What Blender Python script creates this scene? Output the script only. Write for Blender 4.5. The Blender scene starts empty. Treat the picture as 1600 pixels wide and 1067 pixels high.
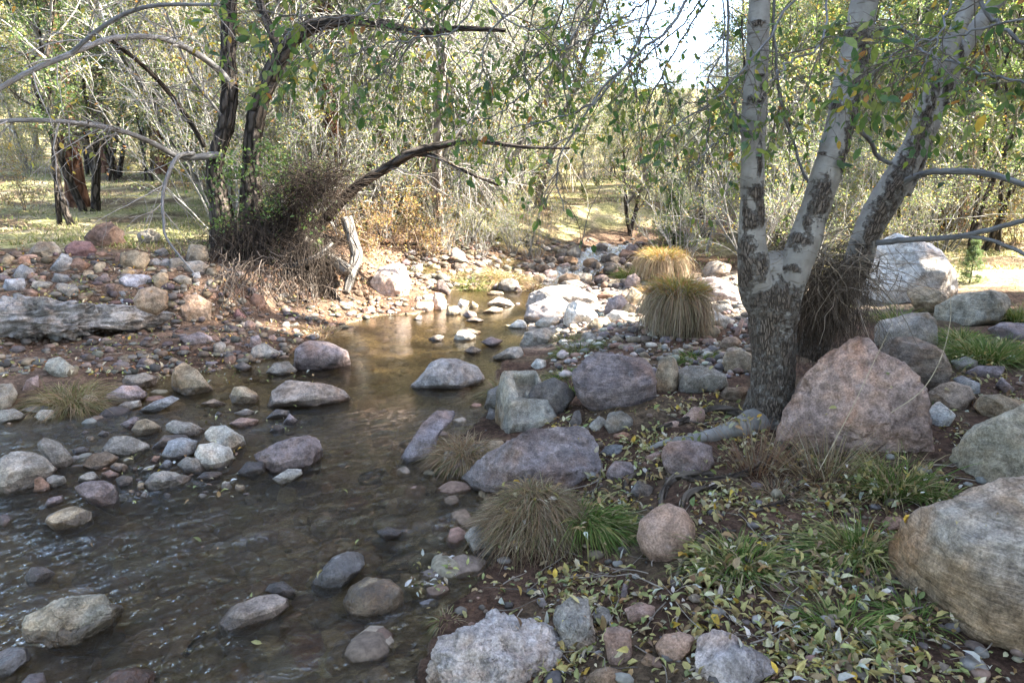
import bpy, math, random
import numpy as np
from mathutils import Vector
SC = bpy.context.scene
COL = SC.collection
R = math.radians
random.seed(7)

# ---------------------------------------------------------------- camera, sky, sun, exposure
CAMZ, PITCH, FPX, CU, CV = 1.5, R(12.3), 1066.7, 800.0, 533.5
cam = bpy.data.objects.new('camera', bpy.data.cameras.new('camera'))
COL.objects.link(cam)
cam.location = (0, 0, CAMZ)
cam.rotation_euler = (R(90) - PITCH, 0, 0)
cam.data.sensor_width = 36.0
cam.data.lens = 24.0
cam.data.clip_start = 0.05
cam.data.clip_end = 2000
SC.camera = cam

SUN_EL, SUN_AZ = R(41), R(93)            # azimuth measured from +Y (view direction) towards +X
SUN_DIR = Vector((math.sin(SUN_AZ) * math.cos(SUN_EL), math.cos(SUN_AZ) * math.cos(SUN_EL), math.sin(SUN_EL)))
world = bpy.data.worlds.new('World')
SC.world = world
world.use_nodes = True
wn = world.node_tree
sky = wn.nodes.new('ShaderNodeTexSky')
sky.sky_type = 'NISHITA'
sky.sun_disc = False
sky.sun_elevation = SUN_EL
sky.sun_rotation = SUN_AZ
sky.altitude = 1500
sky.air_density = 0.75
sky.dust_density = 3.5
sky.ozone_density = 0.5
warm = wn.nodes.new('ShaderNodeMix')          # the camera's daylight balance for open shade
warm.data_type = 'RGBA'
warm.blend_type = 'MULTIPLY'
warm.inputs[0].default_value = 1.0
warm.inputs[7].default_value = (1.03, 0.97, 0.89, 1)
wn.links.new(sky.outputs[0], warm.inputs[6])
wn.links.new(warm.outputs[2], wn.nodes['Background'].inputs[0])
wn.nodes['Background'].inputs[1].default_value = 0.15
sun = bpy.data.objects.new('sun', bpy.data.lights.new('sun', 'SUN'))
COL.objects.link(sun)
sun.data.energy = 4.1
sun.data.angle = R(0.55)
sun.data.color = (1.0, 0.94, 0.84)
sun.rotation_euler = (-SUN_DIR).to_track_quat('-Z', 'Y').to_euler()
SC.view_settings.view_transform = 'Standard'
SC.view_settings.look = 'None'
SC.view_settings.exposure = 3.6
SC.view_settings.gamma = 1.0
SC.render.engine = 'CYCLES'
SC.cycles.max_bounces = 6
SC.cycles.diffuse_bounces = 3
SC.cycles.glossy_bounces = 3
SC.cycles.transmission_bounces = 3
SC.cycles.transparent_max_bounces = 8
SC.cycles.caustics_reflective = False
SC.cycles.caustics_refractive = False
SC.cycles.sample_clamp_indirect = 6
SC.cycles.use_denoising = True

# ---------------------------------------------------------------- numpy helpers
rs = np.random.RandomState(11)
_perm = rs.permutation(512).astype(np.int64)
_perm = np.concatenate([_perm, _perm, _perm])
_grad = rs.normal(size=(512, 3))
_grad /= np.linalg.norm(_grad, axis=1)[:, None]

def perlin(p):
    p = np.asarray(p, float)
    i = np.floor(p).astype(np.int64)
    f = p - i
    i &= 511
    u = f * f * f * (f * (f * 6 - 15) + 10)
    out = 0
    for dx in (0, 1):
        wx = u[:, 0] if dx else 1 - u[:, 0]
        for dy in (0, 1):
            wy = u[:, 1] if dy else 1 - u[:, 1]
            for dz in (0, 1):
                wz = u[:, 2] if dz else 1 - u[:, 2]
                h = _perm[_perm[_perm[(i[:, 0] + dx) & 511] + ((i[:, 1] + dy) & 511)] + ((i[:, 2] + dz) & 511)]
                g = _grad[h]
                out = out + wx * wy * wz * (g[:, 0] * (f[:, 0] - dx) + g[:, 1] * (f[:, 1] - dy) + g[:, 2] * (f[:, 2] - dz))
    return out * 1.6

def fbm(p, o=4, g=0.5):
    a, s, out = 1.0, 1.0, 0
    for k in range(o):
        out = out + a * perlin(p * s + 17.3 * k)
        a *= g
        s *= 2.03
    return out

def sstep(a, b, x):
    t = np.clip((x - a) / (b - a), 0, 1)
    return t * t * (3 - 2 * t)

def mesh(name, V, F, mat=None, parent=None, smooth=True, col=None, attrs=None, matidx=None):
    """V (n,3); F an (m,k) array or a list of such arrays; one mesh object."""
    V = np.ascontiguousarray(V, np.float32)
    Fs = [f for f in (F if isinstance(F, list) else [F]) if len(f)]
    me = bpy.data.meshes.new(name)
    me.vertices.add(len(V))
    me.vertices.foreach_set('co', V.ravel())
    loops = np.concatenate([np.asarray(f, np.int32).ravel() for f in Fs])
    tot = np.concatenate([np.full(len(f), f.shape[1], np.int32) for f in Fs])
    st = np.concatenate([[0], np.cumsum(tot)[:-1]]).astype(np.int32)
    me.loops.add(len(loops))
    me.loops.foreach_set('vertex_index', loops)
    me.polygons.add(len(tot))
    me.polygons.foreach_set('loop_start', st)
    me.polygons.foreach_set('loop_total', tot)
    me.polygons.foreach_set('use_smooth', np.full(len(tot), smooth, bool))
    if col is not None:
        a = me.color_attributes.new('Col', 'FLOAT_COLOR', 'POINT')
        c = np.ones((len(V), 4), np.float32)
        c[:, :3] = col
        a.data.foreach_set('color', c.ravel())
    for k, v in (attrs or {}).items():
        v = np.ascontiguousarray(v, np.float32)
        if v.ndim == 1:
            me.attributes.new(k, 'FLOAT', 'POINT').data.foreach_set('value', v)
        else:
            me.attributes.new(k, 'FLOAT_VECTOR', 'POINT').data.foreach_set('vector', v.ravel())
    me.update(calc_edges=True)
    if mat:
        me.materials.append(mat)
    o = bpy.data.objects.new(name, me)
    COL.objects.link(o)
    o.parent = parent
    return o

def tag(o, label=None, cat=None, group=None, kind=None):
    for k, v in (('label', label), ('category', cat), ('group', group), ('kind', kind)):
        if v:
            o[k] = v
    return o

def empty(name, loc, label, cat, group=None, rz=0):
    o = bpy.data.objects.new(name, None)
    COL.objects.link(o)
    o.location = loc
    o.rotation_euler[2] = rz
    o.empty_display_size = 0.1
    return tag(o, label, cat, group)

def copy_tree(o, loc, rz, sc, label=None, group=None):
    c = o.copy()
    COL.objects.link(c)
    c.location = loc
    c.rotation_euler = (0, 0, rz)
    c.scale = (sc, sc, sc)
    if label: c['label'] = label
    if group: c['group'] = group
    for ch in list(o.children):
        d = ch.copy()
        COL.objects.link(d)
        d.parent = c
        for g in ch.children:
            e = g.copy()
            COL.objects.link(e)
            e.parent = d
    return c

_tmpl = {}
def ico(level):
    if level not in _tmpl:
        import bmesh
        bm = bmesh.new()
        bmesh.ops.create_icosphere(bm, subdivisions=level, radius=1)
        V = np.array([v.co[:] for v in bm.verts])
        F = np.array([[v.index for v in f.verts] for f in bm.faces])
        bm.free()
        _tmpl[level] = (V, F)
    return _tmpl[level]

# ---------------------------------------------------------------- pixel <-> place (the photograph's camera)
CAM = np.array([0, 0, CAMZ])
FW = np.array([0, math.cos(PITCH), -math.sin(PITCH)])
UP = np.array([0, math.sin(PITCH), math.cos(PITCH)])
RT = np.array([1.0, 0, 0])

def ray(u, v):
    d = FW + (u - CU) / FPX * RT + (CV - v) / FPX * UP
    return d / np.linalg.norm(d)

def onz(u, v, z=0.0):
    d = ray(u, v)
    return CAM + d * ((z - CAMZ) / d[2])

def aty(u, v, y):
    d = ray(u, v)
    return CAM + d * (y / d[1])

def proj(P):
    q = np.asarray(P) - CAM
    w = q @ FW
    return CU + FPX * (q @ RT) / w, CV - FPX * (q @ UP) / w

def px(s):
    return np.array([[float(a) for a in t.split(',')] for t in s.split()])

def wpoly(s, z=0.0):
    return np.array([onz(u, v, z)[:2] for u, v in px(s)])

# ---------------------------------------------------------------- ground height
SHORE = wpoly('620,1500 650,1120 655,1040 690,960 755,905 772,855 762,790 740,745 690,722 715,690 765,640 768,600 785,565 815,540 '
              '826,510 822,490 824,470 850,455 838,450 700,453 694,477 650,491 590,493 540,506 505,530 450,555 380,568 330,580 270,582 '
              '225,600 165,640 60,652 0,657 -200,665 -420,670')
SHORE = np.vstack([SHORE, [[-9, 3.0], [-9, -3], [-0.35, -3]]])
MID = wpoly('300,1300 350,1000 420,830 560,680 640,560 740,500 830,460')
UPL = np.array([[0.45, 10.4], [0.75, 11.4], [1.25, 12.6], [1.75, 13.8], [2.5, 15.2], [3.8, 16.4], [6.5, 17.6], [10, 18]])
UPZ = np.array([-0.02, 0.02, 0.14, 0.28, 0.44, 0.58, 0.8, 1.1])

def seg_dist(P, A, B):
    ab = B - A
    t = np.clip(((P - A) @ ab) / (ab @ ab + 1e-12), 0, 1)
    q = A + t[:, None] * ab
    return np.hypot(*(P - q).T), t

def shore_dist(P):
    d = np.full(len(P), 1e9)
    ins = np.zeros(len(P), bool)
    n = len(SHORE)
    for i in range(n):
        A, B = SHORE[i], SHORE[(i + 1) % n]
        d = np.minimum(d, seg_dist(P, A, B)[0])
        c = (A[1] > P[:, 1]) != (B[1] > P[:, 1])
        xx = A[0] + (P[:, 1] - A[1]) / (B[1] - A[1] + 1e-12) * (B[0] - A[0])
        ins ^= c & (P[:, 0] < xx)
    return np.where(ins, -d, d)

_ml = np.vstack([MID, UPL])
def side(P):
    """+1 on the tree's bank, -1 on the cut bank."""
    best = np.full(len(P), 1e9)
    s = np.zeros(len(P))
    for A, B in zip(_ml[:-1], _ml[1:]):
        d, t = seg_dist(P, A, B)
        cr = (B[0] - A[0]) * (P[:, 1] - A[1]) - (B[1] - A[1]) * (P[:, 0] - A[0])
        m = d < best
        best[m] = d[m]
        s[m] = -np.sign(cr[m])
    return s

def upstream(P):
    best = np.full(len(P), 1e9)
    z = np.zeros(len(P))
    for i in range(len(UPL) - 1):
        d, t = seg_dist(P, UPL[i], UPL[i + 1])
        m = d < best
        best[m] = d[m]
        z[m] = (UPZ[i] + t * (UPZ[i + 1] - UPZ[i]))[m]
    return best, z

def height(P, detail=True):
    P = np.atleast_2d(np.asarray(P, float))
    X, Y = P[:, 0], P[:, 1]
    d = shore_dist(P)
    s = side(P)
    far = np.clip(Y - 10, 0, None)
    rise = 0.035 * far + 0.055 * np.clip(Y - 28, 0, None) + 0.07 * np.clip(Y - 55, 0, None)
    rise = rise + 0.055 * np.clip(Y - 11, 0, 14) * sstep(-2.5, -6, X)
    rise = rise + 0.10 * np.clip(np.abs(X - 0.1 * Y) - 0.35 * np.clip(Y, 0, None) - 8, 0, None) * sstep(12, 40, Y)
    dr = np.clip(d, 0, None)
    hr = 0.015 + 0.20 * sstep(0, 1.1, dr) + 0.16 * sstep(0.8, 3.5, dr) + 0.02 * np.clip(dr - 3, 0, 20)
    sh = 0.75 * sstep(-1.9, -3.0, X) * sstep(7.6, 6.6, Y)
    hl = 0.02 + 0.12 * sstep(0, 0.7, dr) + 0.42 * sstep(0.75, 1.3, dr - sh) + 0.30 * sstep(1.2, 3.2, dr - sh) + 0.012 * np.clip(dr - 3, 0, 20)
    w = sstep(-0.4, 0.4, s * np.minimum(dr + 0.01, 1) * 3)
    h = np.where(d > 0, hl * (1 - w) + hr * w + rise, 0)
    du, zu = upstream(P)
    ch = zu - 0.07 + 0.35 * np.clip(du - 0.5, 0, None) + 0.25 * np.clip(du - 2, 0, None)
    h = np.where(d > 0, np.where(Y > 9.5, np.minimum(h, ch), h), h)
    bed = -0.02 - 0.17 * sstep(0, 0.9, -d)
    h = np.where(d <= 0, bed, h)
    if detail:
        q = np.c_[X, Y, np.zeros_like(X)]
        h = h + 0.05 * fbm(q * 0.9, 3) * sstep(-0.2, 1.0, np.abs(d)) + 0.018 * fbm(q * 5.0, 3) + 0.25 * fbm(q * 0.12 + 5, 2) * sstep(14, 30, Y)
        bar = np.exp(-(((X + 2.35) / 0.75) ** 2 + ((Y - 3.75) / 0.42) ** 2))      # the gravel bar
        h = np.where(d <= 0, h + 0.16 * bar, h)
    return h

def hz(x, y):
    return float(height([[x, y]])[0])

_TX, _TY = np.linspace(-13, 13, 870), np.linspace(.6, 24, 780)
_gx, _gy = np.meshgrid(_TX, _TY)
_TP = np.c_[_gx.ravel(), _gy.ravel()]
_TH = height(_TP).reshape(_gx.shape)
_TD = shore_dist(_TP).reshape(_gx.shape)
def table(T, P):
    fx = np.clip((P[..., 0] - _TX[0]) / (_TX[1] - _TX[0]), 0, len(_TX) - 1.001)
    fy = np.clip((P[..., 1] - _TY[0]) / (_TY[1] - _TY[0]), 0, len(_TY) - 1.001)
    i, j = fx.astype(int), fy.astype(int)
    a, b = fx - i, fy - j
    return (T[j, i] * (1 - a) + T[j, i + 1] * a) * (1 - b) + (T[j + 1, i] * (1 - a) + T[j + 1, i + 1] * a) * b

def hits(u, v, water=False):
    d = FW[None] + ((np.asarray(u) - CU) / FPX)[:, None] * RT + ((CV - np.asarray(v)) / FPX)[:, None] * UP
    d /= np.linalg.norm(d, axis=1)[:, None]
    t = np.geomspace(1.5, 28, 360)
    P = CAM + t[None, :, None] * d[:, None]
    h = table(_TH, P)
    if water:
        h = np.maximum(h, 0)
    b = P[..., 2] - h
    k = np.clip(np.argmax(b <= 0, 1), 1, None)
    r = np.arange(len(d))
    b0, b1 = b[r, k - 1], b[r, k]
    f = np.clip(b0 / (b0 - b1 + 1e-9), 0, 1)[:, None]
    return P[r, k - 1] * (1 - f) + P[r, k] * f

def hit(u, v, water=True):
    d = ray(u, v)
    t = np.concatenate([np.linspace(1.4, 12, 160), np.geomspace(12.1, 160, 90)])
    P = CAM + t[:, None] * d
    h = height(P[:, :2])
    if water:
        h = np.maximum(h, 0.0)
    b = P[:, 2] - h
    k = np.argmax(b <= 0)
    if b[k] > 0:
        return CAM + d * 60
    if k == 0:
        return P[0]
    f = b[k - 1] / (b[k - 1] - b[k] + 1e-9)
    return P[k - 1] + (P[k] - P[k - 1]) * f

# ---------------------------------------------------------------- material helpers
class NT:
    def __init__(self, name):
        self.m = bpy.data.materials.new(name)
        self.m.use_nodes = True
        self.t = self.m.node_tree
        self.b = self.t.nodes['Principled BSDF']
        self.out = self.t.nodes['Material Output']
    def n(self, ty, **kw):
        nd = self.t.nodes.new('ShaderNode' + ty)
        for k, v in kw.items():
            if k.startswith('i_'):
                nd.inputs[int(k[2:])].default_value = v
            else:
                setattr(nd, k, v)
        return nd
    def l(self, a, b):
        self.t.links.new(a, b)
    def noise(self, vec, scale, detail=4, rough=0.55, dist=0.0):
        nd = self.n('TexNoise')
        nd.inputs['Scale'].default_value = scale
        nd.inputs['Detail'].default_value = detail
        nd.inputs['Roughness'].default_value = rough
        nd.inputs['Distortion'].default_value = dist
        if vec is not None:
            self.l(vec, nd.inputs['Vector'])
        return nd.outputs['Fac']
    def ramp(self, fac, stops):
        nd = self.n('ValToRGB')
        e = nd.color_ramp.elements
        while len(e) < len(stops):
            e.new(0.5)
        for el, (p, c) in zip(e, stops):
            el.position = p
            el.color = (*c, 1) if isinstance(c, tuple) else (c, c, c, 1)
        self.l(fac, nd.inputs[0])
        return nd.outputs[0]
    def mix(self, fac, a, b, mode='MIX'):
        nd = self.n('Mix', data_type='RGBA', blend_type=mode)
        for i, x in ((0, fac), (6, a), (7, b)):
            if isinstance(x, (int, float)):
                nd.inputs[i].default_value = x if i == 0 else (x, x, x, 1)
            elif isinstance(x, tuple):
                nd.inputs[i].default_value = (*x, 1)
            else:
                self.l(x, nd.inputs[i])
        return nd.outputs[2]
    def math(self, op, a, b=0.0, clamp=False):
        nd = self.n('Math', operation=op, use_clamp=clamp)
        for i, x in ((0, a), (1, b)):
            if isinstance(x, (int, float)):
                nd.inputs[i].default_value = x
            else:
                self.l(x, nd.inputs[i])
        return nd.outputs[0]
    def attr(self, name, ty='GEOMETRY', out='Color'):
        nd = self.n('Attribute', attribute_type=ty, attribute_name=name)
        return nd.outputs[out]
    def bump(self, h, strength, dist, normal=None):
        nd = self.n('Bump')
        nd.inputs['Strength'].default_value = strength
        nd.inputs['Distance'].default_value = dist
        self.l(h, nd.inputs['Height'])
        if normal is not None:
            self.l(normal, nd.inputs['Normal'])
        return nd.outputs[0]
    def base(self, c, rough=0.8, spec=0.3, normal=None):
        if isinstance(c, tuple):
            self.b.inputs['Base Color'].default_value = (*c, 1)
        else:
            self.l(c, self.b.inputs['Base Color'])
        if isinstance(rough, (int, float)):
            self.b.inputs['Roughness'].default_value = rough
        else:
            self.l(rough, self.b.inputs['Roughness'])
        if isinstance(spec, (int, float)):
            self.b.inputs['Specular IOR Level'].default_value = spec
        else:
            self.l(spec, self.b.inputs['Specular IOR Level'])
        if normal is not None:
            self.l(normal, self.b.inputs['Normal'])
        return self.m

def mat_rock():
    t = NT('rock')
    oc = t.n('TexCoord').outputs['Object']
    info = t.n('ObjectInfo')
    off = t.n('VectorMath', operation='MULTIPLY_ADD')
    t.l(info.outputs['Random'], off.inputs[0])
    off.inputs[1].default_value = (37, 51, 23)
    t.l(oc, off.inputs[2])
    v = off.outputs[0]
    big = t.noise(v, 5, 4, 0.6)
    mid = t.noise(v, 22, 6, 0.65)
    fine = t.noise(v, 120, 3, 0.7)
    c = t.mix(1.0, info.outputs['Color'], t.ramp(big, [(0.28, 0.62), (0.72, 1.32)]), 'MULTIPLY')
    c = t.mix(1.0, c, t.ramp(mid, [(0.32, 0.55), (0.68, 1.38)]), 'MULTIPLY')
    c = t.mix(1.0, c, t.ramp(fine, [(0.3, 0.58), (0.7, 1.38)]), 'MULTIPLY')
    c = t.mix(t.ramp(t.noise(v, 3.2, 6, 0.7, 0.8), [(0.5, 0.0), (0.6, 0.55)]), c, t.mix(1.0, c, (0.45, 0.41, 0.37), 'MULTIPLY'))
    hue = t.noise(v, 9, 3, 0.5)
    c = t.mix(t.ramp(hue, [(0.45, 0.0), (0.75, 0.45)]), c, t.mix(1.0, c, (1.25, 1.0, 0.72), 'MULTIPLY'))
    # bedding lines
    band = t.attr('band', 'OBJECT', 'Fac')
    tilt = t.n('Mapping')
    tilt.inputs['Rotation'].default_value = (0.35, 0.55, 0.2)
    tilt.inputs['Scale'].default_value = (1.6, 1.6, 15)
    t.l(v, tilt.inputs['Vector'])
    wv = t.noise(tilt.outputs[0], 1.9, 5, 0.6, 1.1)
    lines = t.ramp(wv, [(0.35, 0.35), (0.46, 1.15), (0.52, 0.6), (0.62, 1.3), (0.7, 0.8)])
    c = t.mix(t.math('MULTIPLY', band, 0.85), c, t.mix(1.0, c, lines, 'MULTIPLY'))
    # pale lichen and scuffs
    li = t.ramp(t.noise(v, 14, 6, 0.75), [(0.6, 0.0), (0.72, 0.55)])
    c = t.mix(li, c, t.mix(0.5, c, (0.42, 0.41, 0.38)))
    c = t.mix(t.ramp(t.noise(v, 2.6, 5, 0.65, 0.5), [(0.52, 0.0), (0.66, 0.5)]), c, t.mix(1.0, c, (1.15, 0.82, 0.58), 'MULTIPLY'))
    # weathered brown lower face
    so = t.n('SeparateXYZ')
    t.l(oc, so.inputs[0])
    sz = t.math('ADD', so.outputs[2], t.math('MULTIPLY', t.math('SUBTRACT', t.noise(v, 4, 5, 0.6), 0.5), 0.22))
    st = t.math('MULTIPLY', t.math('SUBTRACT', t.attr('stain', 'OBJECT', 'Fac'), sz), 14, True)
    c = t.mix(st, c, t.mix(1.0, c, (0.86, 0.72, 0.56), 'MULTIPLY'))
    # wet foot where the creek reaches the stone
    geo = t.n('NewGeometry')
    sp = t.n('SeparateXYZ')
    t.l(geo.outputs['Position'], sp.inputs[0])
    wz = t.math('ADD', sp.outputs[2], t.math('MULTIPLY', t.math('SUBTRACT', t.noise(geo.outputs['Position'], 9, 3), 0.5), -0.06))
    wet = t.math('MULTIPLY', t.math('LESS_THAN', wz, t.attr('wetline', 'OBJECT', 'Fac')), 1.0)
    c = t.mix(wet, c, t.mix(1.0, c, (0.42, 0.38, 0.35), 'MULTIPLY'))
    # mud and silt skirt on stones set in earth
    rough = t.mix(wet, t.ramp(mid, [(0.3, 0.62), (0.7, 0.9)]), 0.28)
    hgt = t.math('ADD', t.math('MULTIPLY', mid, 0.6), t.math('MULTIPLY', fine, 0.25))
    hgt = t.math('ADD', hgt, t.math('MULTIPLY', t.math('MULTIPLY', wv, band), 0.9))
    crk = t.ramp(t.noise(v, 6, 5, 0.6, 0.6), [(0.49, 1.0), (0.505, 0.0), (0.52, 1.0)])
    hgt = t.math('ADD', hgt, t.math('MULTIPLY', t.math('MULTIPLY', crk, t.attr('cracked', 'OBJECT', 'Fac')), 0.18))
    return t.base(c, rough, t.mix(wet, 0.10, 0.45), t.bump(hgt, 1.0, 0.022))
M_ROCK = mat_rock()

def mat_ground():
    t = NT('ground')
    p = t.n('NewGeometry').outputs['Position']
    c = t.attr('Col')
    c = t.mix(1.0, c, t.ramp(t.noise(p, 1.3, 5, 0.6), [(0.3, 0.7), (0.7, 1.3)]), 'MULTIPLY')
    c = t.mix(1.0, c, t.ramp(t.noise(p, 16, 6, 0.7), [(0.3, 0.55), (0.7, 1.45)]), 'MULTIPLY')
    f = t.noise(p, 90, 4, 0.7)
    c = t.mix(1.0, c, t.ramp(f, [(0.3, 0.6), (0.7, 1.4)]), 'MULTIPLY')
    vo = t.n('TexVoronoi')
    vo.inputs['Scale'].default_value = 34
    t.l(p, vo.inputs['Vector'])
    c = t.mix(0.55, c, t.mix(1.0, c, t.ramp(vo.outputs['Color'], [(0.2, 0.45), (0.8, 1.5)]), 'MULTIPLY'))
    h = t.math('ADD', t.math('MULTIPLY', f, 0.4), t.noise(p, 25, 6, 0.7))
    h = t.math('ADD', h, t.math('MULTIPLY', vo.outputs['Distance'], -0.6))
    return t.base(c, 0.9, 0.06, t.bump(h, 0.9, 0.025))
M_GROUND = mat_ground()

def mat_vcol(name, rough=0.7, trans=0.0, spec=0.3, noise=0.0, sc=30):
    t = NT(name)
    c = t.attr('Col')
    if noise:
        oc = t.n('TexCoord').outputs['Object']
        c = t.mix(1.0, c, t.ramp(t.noise(oc, sc, 4, 0.6), [(0.3, 1 - noise), (0.7, 1 + noise)]), 'MULTIPLY')
    t.base(c, rough, spec)
    if trans:
        tr = t.n('BsdfTranslucent')
        t.l(t.mix(1.0, c, (1.25, 1.25, 0.95) if name != 'grass_blade' else (1.05, 1.0, 0.85), 'MULTIPLY'), tr.inputs[0])
        ms = t.n('MixShader')
        ms.inputs[0].default_value = trans
        t.l(t.b.outputs[0], ms.inputs[1])
        t.l(tr.outputs[0], ms.inputs[2])
        t.l(ms.outputs[0], t.out.inputs[0])
    return t.m
M_LEAF = mat_vcol('leaf', 0.45, 0.5, 0.4, 0.25, 45)
M_LITTER = mat_vcol('litter_leaf', 0.6, 0.15, 0.2, 0.25, 60)
M_GRASS = mat_vcol('grass_blade', 0.6, 0.3, 0.15)
M_STONE = mat_vcol('pebble', 0.8, 0, 0.1, 0.35, 40)
M_TWIG = mat_vcol('twig', 0.85, 0, 0.08, 0.25, 40)

def mat_water(name, foam=False):
    t = NT(name)
    t.t.nodes.remove(t.b)
    p = t.n('NewGeometry').outputs['Position']
    mp = t.n('Mapping')
    mp.inputs['Rotation'].default_value = (0, 0, R(35))
    mp.inputs['Scale'].default_value = (1.0, 2.2, 1)
    t.l(p, mp.inputs[0])
    calm = t.attr('calm', 'GEOMETRY', 'Fac')
    w1 = t.noise(mp.outputs[0], 9, 3, 0.55, 1.5)
    w2 = t.noise(mp.outputs[0], 34, 3, 0.6, 0.8)
    h = t.math('ADD', w1, t.math('MULTIPLY', w2, 0.5))
    bp = t.n('Bump')
    bp.inputs['Distance'].default_value = 0.05
    t.l(h, bp.inputs['Height'])
    t.l(calm, bp.inputs['Strength'])
    nrm = bp.outputs[0]
    fr = t.n('Fresnel')
    fr.inputs[0].default_value = 1.33
    t.l(nrm, fr.inputs['Normal'])
    gl = t.n('BsdfGlossy')
    gl.inputs['Roughness'].default_value = 0.015
    t.l(nrm, gl.inputs['Normal'])
    tr = t.n('BsdfTransparent')
    tr.inputs[0].default_value = (0.92, 0.85, 0.68, 1)
    rf = t.n('BsdfRefraction')
    rf.inputs['Color'].default_value = (0.92, 0.85, 0.68, 1)
    rf.inputs['Roughness'].default_value = 0.02
    rf.inputs['IOR'].default_value = 1.33
    t.l(nrm, rf.inputs['Normal'])
    under = t.n('MixShader')
    under.inputs[0].default_value = 0.45
    t.l(tr.outputs[0], under.inputs[1])
    t.l(rf.outputs[0], under.inputs[2])
    silt = t.n('BsdfDiffuse')
    silt.inputs[0].default_value = (0.20, 0.155, 0.10, 1)
    us = t.n('MixShader')
    us.inputs[0].default_value = 0.015
    t.l(under.outputs[0], us.inputs[1])
    t.l(silt.outputs[0], us.inputs[2])
    ms = t.n('MixShader')
    t.l(fr.outputs[0], ms.inputs[0])
    t.l(us.outputs[0], ms.inputs[1])
    t.l(gl.outputs[0], ms.inputs[2])
    last = ms.outputs[0]
    df = t.n('BsdfDiffuse')
    df.inputs[0].default_value = (0.8, 0.83, 0.85, 1)
    m2 = t.n('MixShader')
    fo = t.ramp(t.noise(mp.outputs[0], 14, 5, 0.7, 2.0), [(0.5, 0.0), (0.62, 0.85)])
    t.l(t.math('MULTIPLY', fo, t.attr('white', 'GEOMETRY', 'Fac')), m2.inputs[0])
    t.l(last, m2.inputs[1])
    t.l(df.outputs[0], m2.inputs[2])
    t.l(m2.outputs[0], t.out.inputs[0])
    return t.m
M_WATER = mat_water('creek_water')

# ---------------------------------------------------------------- ground sheet
def build_ground():
    ys = np.concatenate([np.linspace(-3, 1.2, 30), np.linspace(1.2, 12, 330)[1:], np.geomspace(12, 320, 150)[1:]])
    s = np.linspace(-1.75, 1.75, 460)
    s = np.sign(s) * np.abs(s) ** 1.15
    X = s[None, :] * (2.6 + 0.95 * np.clip(ys, 0, None))[:, None]
    Y = np.repeat(ys[:, None], len(s), 1)
    P = np.c_[X.ravel(), Y.ravel()]
    H = height(P)
    ny, nx = X.shape
    idx = np.arange(ny * nx).reshape(ny, nx)
    F = np.c_[idx[:-1, :-1].ravel(), idx[:-1, 1:].ravel(), idx[1:, 1:].ravel(), idx[1:, :-1].ravel()]
    d = shore_dist(P)
    sd = side(P)
    du, zu = upstream(P)
    q = np.c_[P, np.zeros(len(P))]
    n1 = fbm(q * 0.5, 3)
    n2 = fbm(q * 2.2, 3)
    mud = np.array([0.088, 0.052, 0.034])
    bed = np.array([0.29, 0.225, 0.14])
    redearth = np.array([0.135, 0.088, 0.060])
    litter = np.array([0.115, 0.083, 0.050])
    meadow = np.array([0.27, 0.25, 0.11])
    straw = np.array([0.36, 0.30, 0.18])
    C = np.tile(mud, (len(P), 1))
    def blend(c, w):
        nonlocal C
        C = C * (1 - w[:, None]) + c * w[:, None]
    blend(litter, sstep(0.0, 0.4, n2) * 0.7 * (d > 0))
    left = (sd < 0) & (d > 0)
    blend(redearth, left * sstep(0.15, 0.6, d))
    mead = (d > 0) * np.where(left, np.maximum(sstep(2.2, 4.0, d), sstep(13, 14.5, P[:, 1])), sstep(2.5, 6, d) * sstep(6, 9, P[:, 1])) * sstep(.8, 1.5, du)
    blend(litter * 1.2, mead)
    blend(meadow, mead * sstep(-0.25, 0.2, n1))
    blend(straw, mead * sstep(0.1, 0.5, n2 + 0.3 * n1))
    grav = (d > 0) * (sd > 0) * sstep(6.0, 7.0, P[:, 1]) * sstep(11, 9, P[:, 1]) * sstep(4.5, 3, P[:, 0])
    blend(np.array([0.32, 0.27, 0.215]), grav * 0.8)
    blend(bed, (d <= 0) * 1.0)
    blend(bed * 0.7, (d <= 0) * sstep(0, 0.4, n2))
    o = mesh('ground', np.c_[P, H], F, M_GROUND, col=C)
    tag(o, kind='structure')
build_ground()

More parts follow.
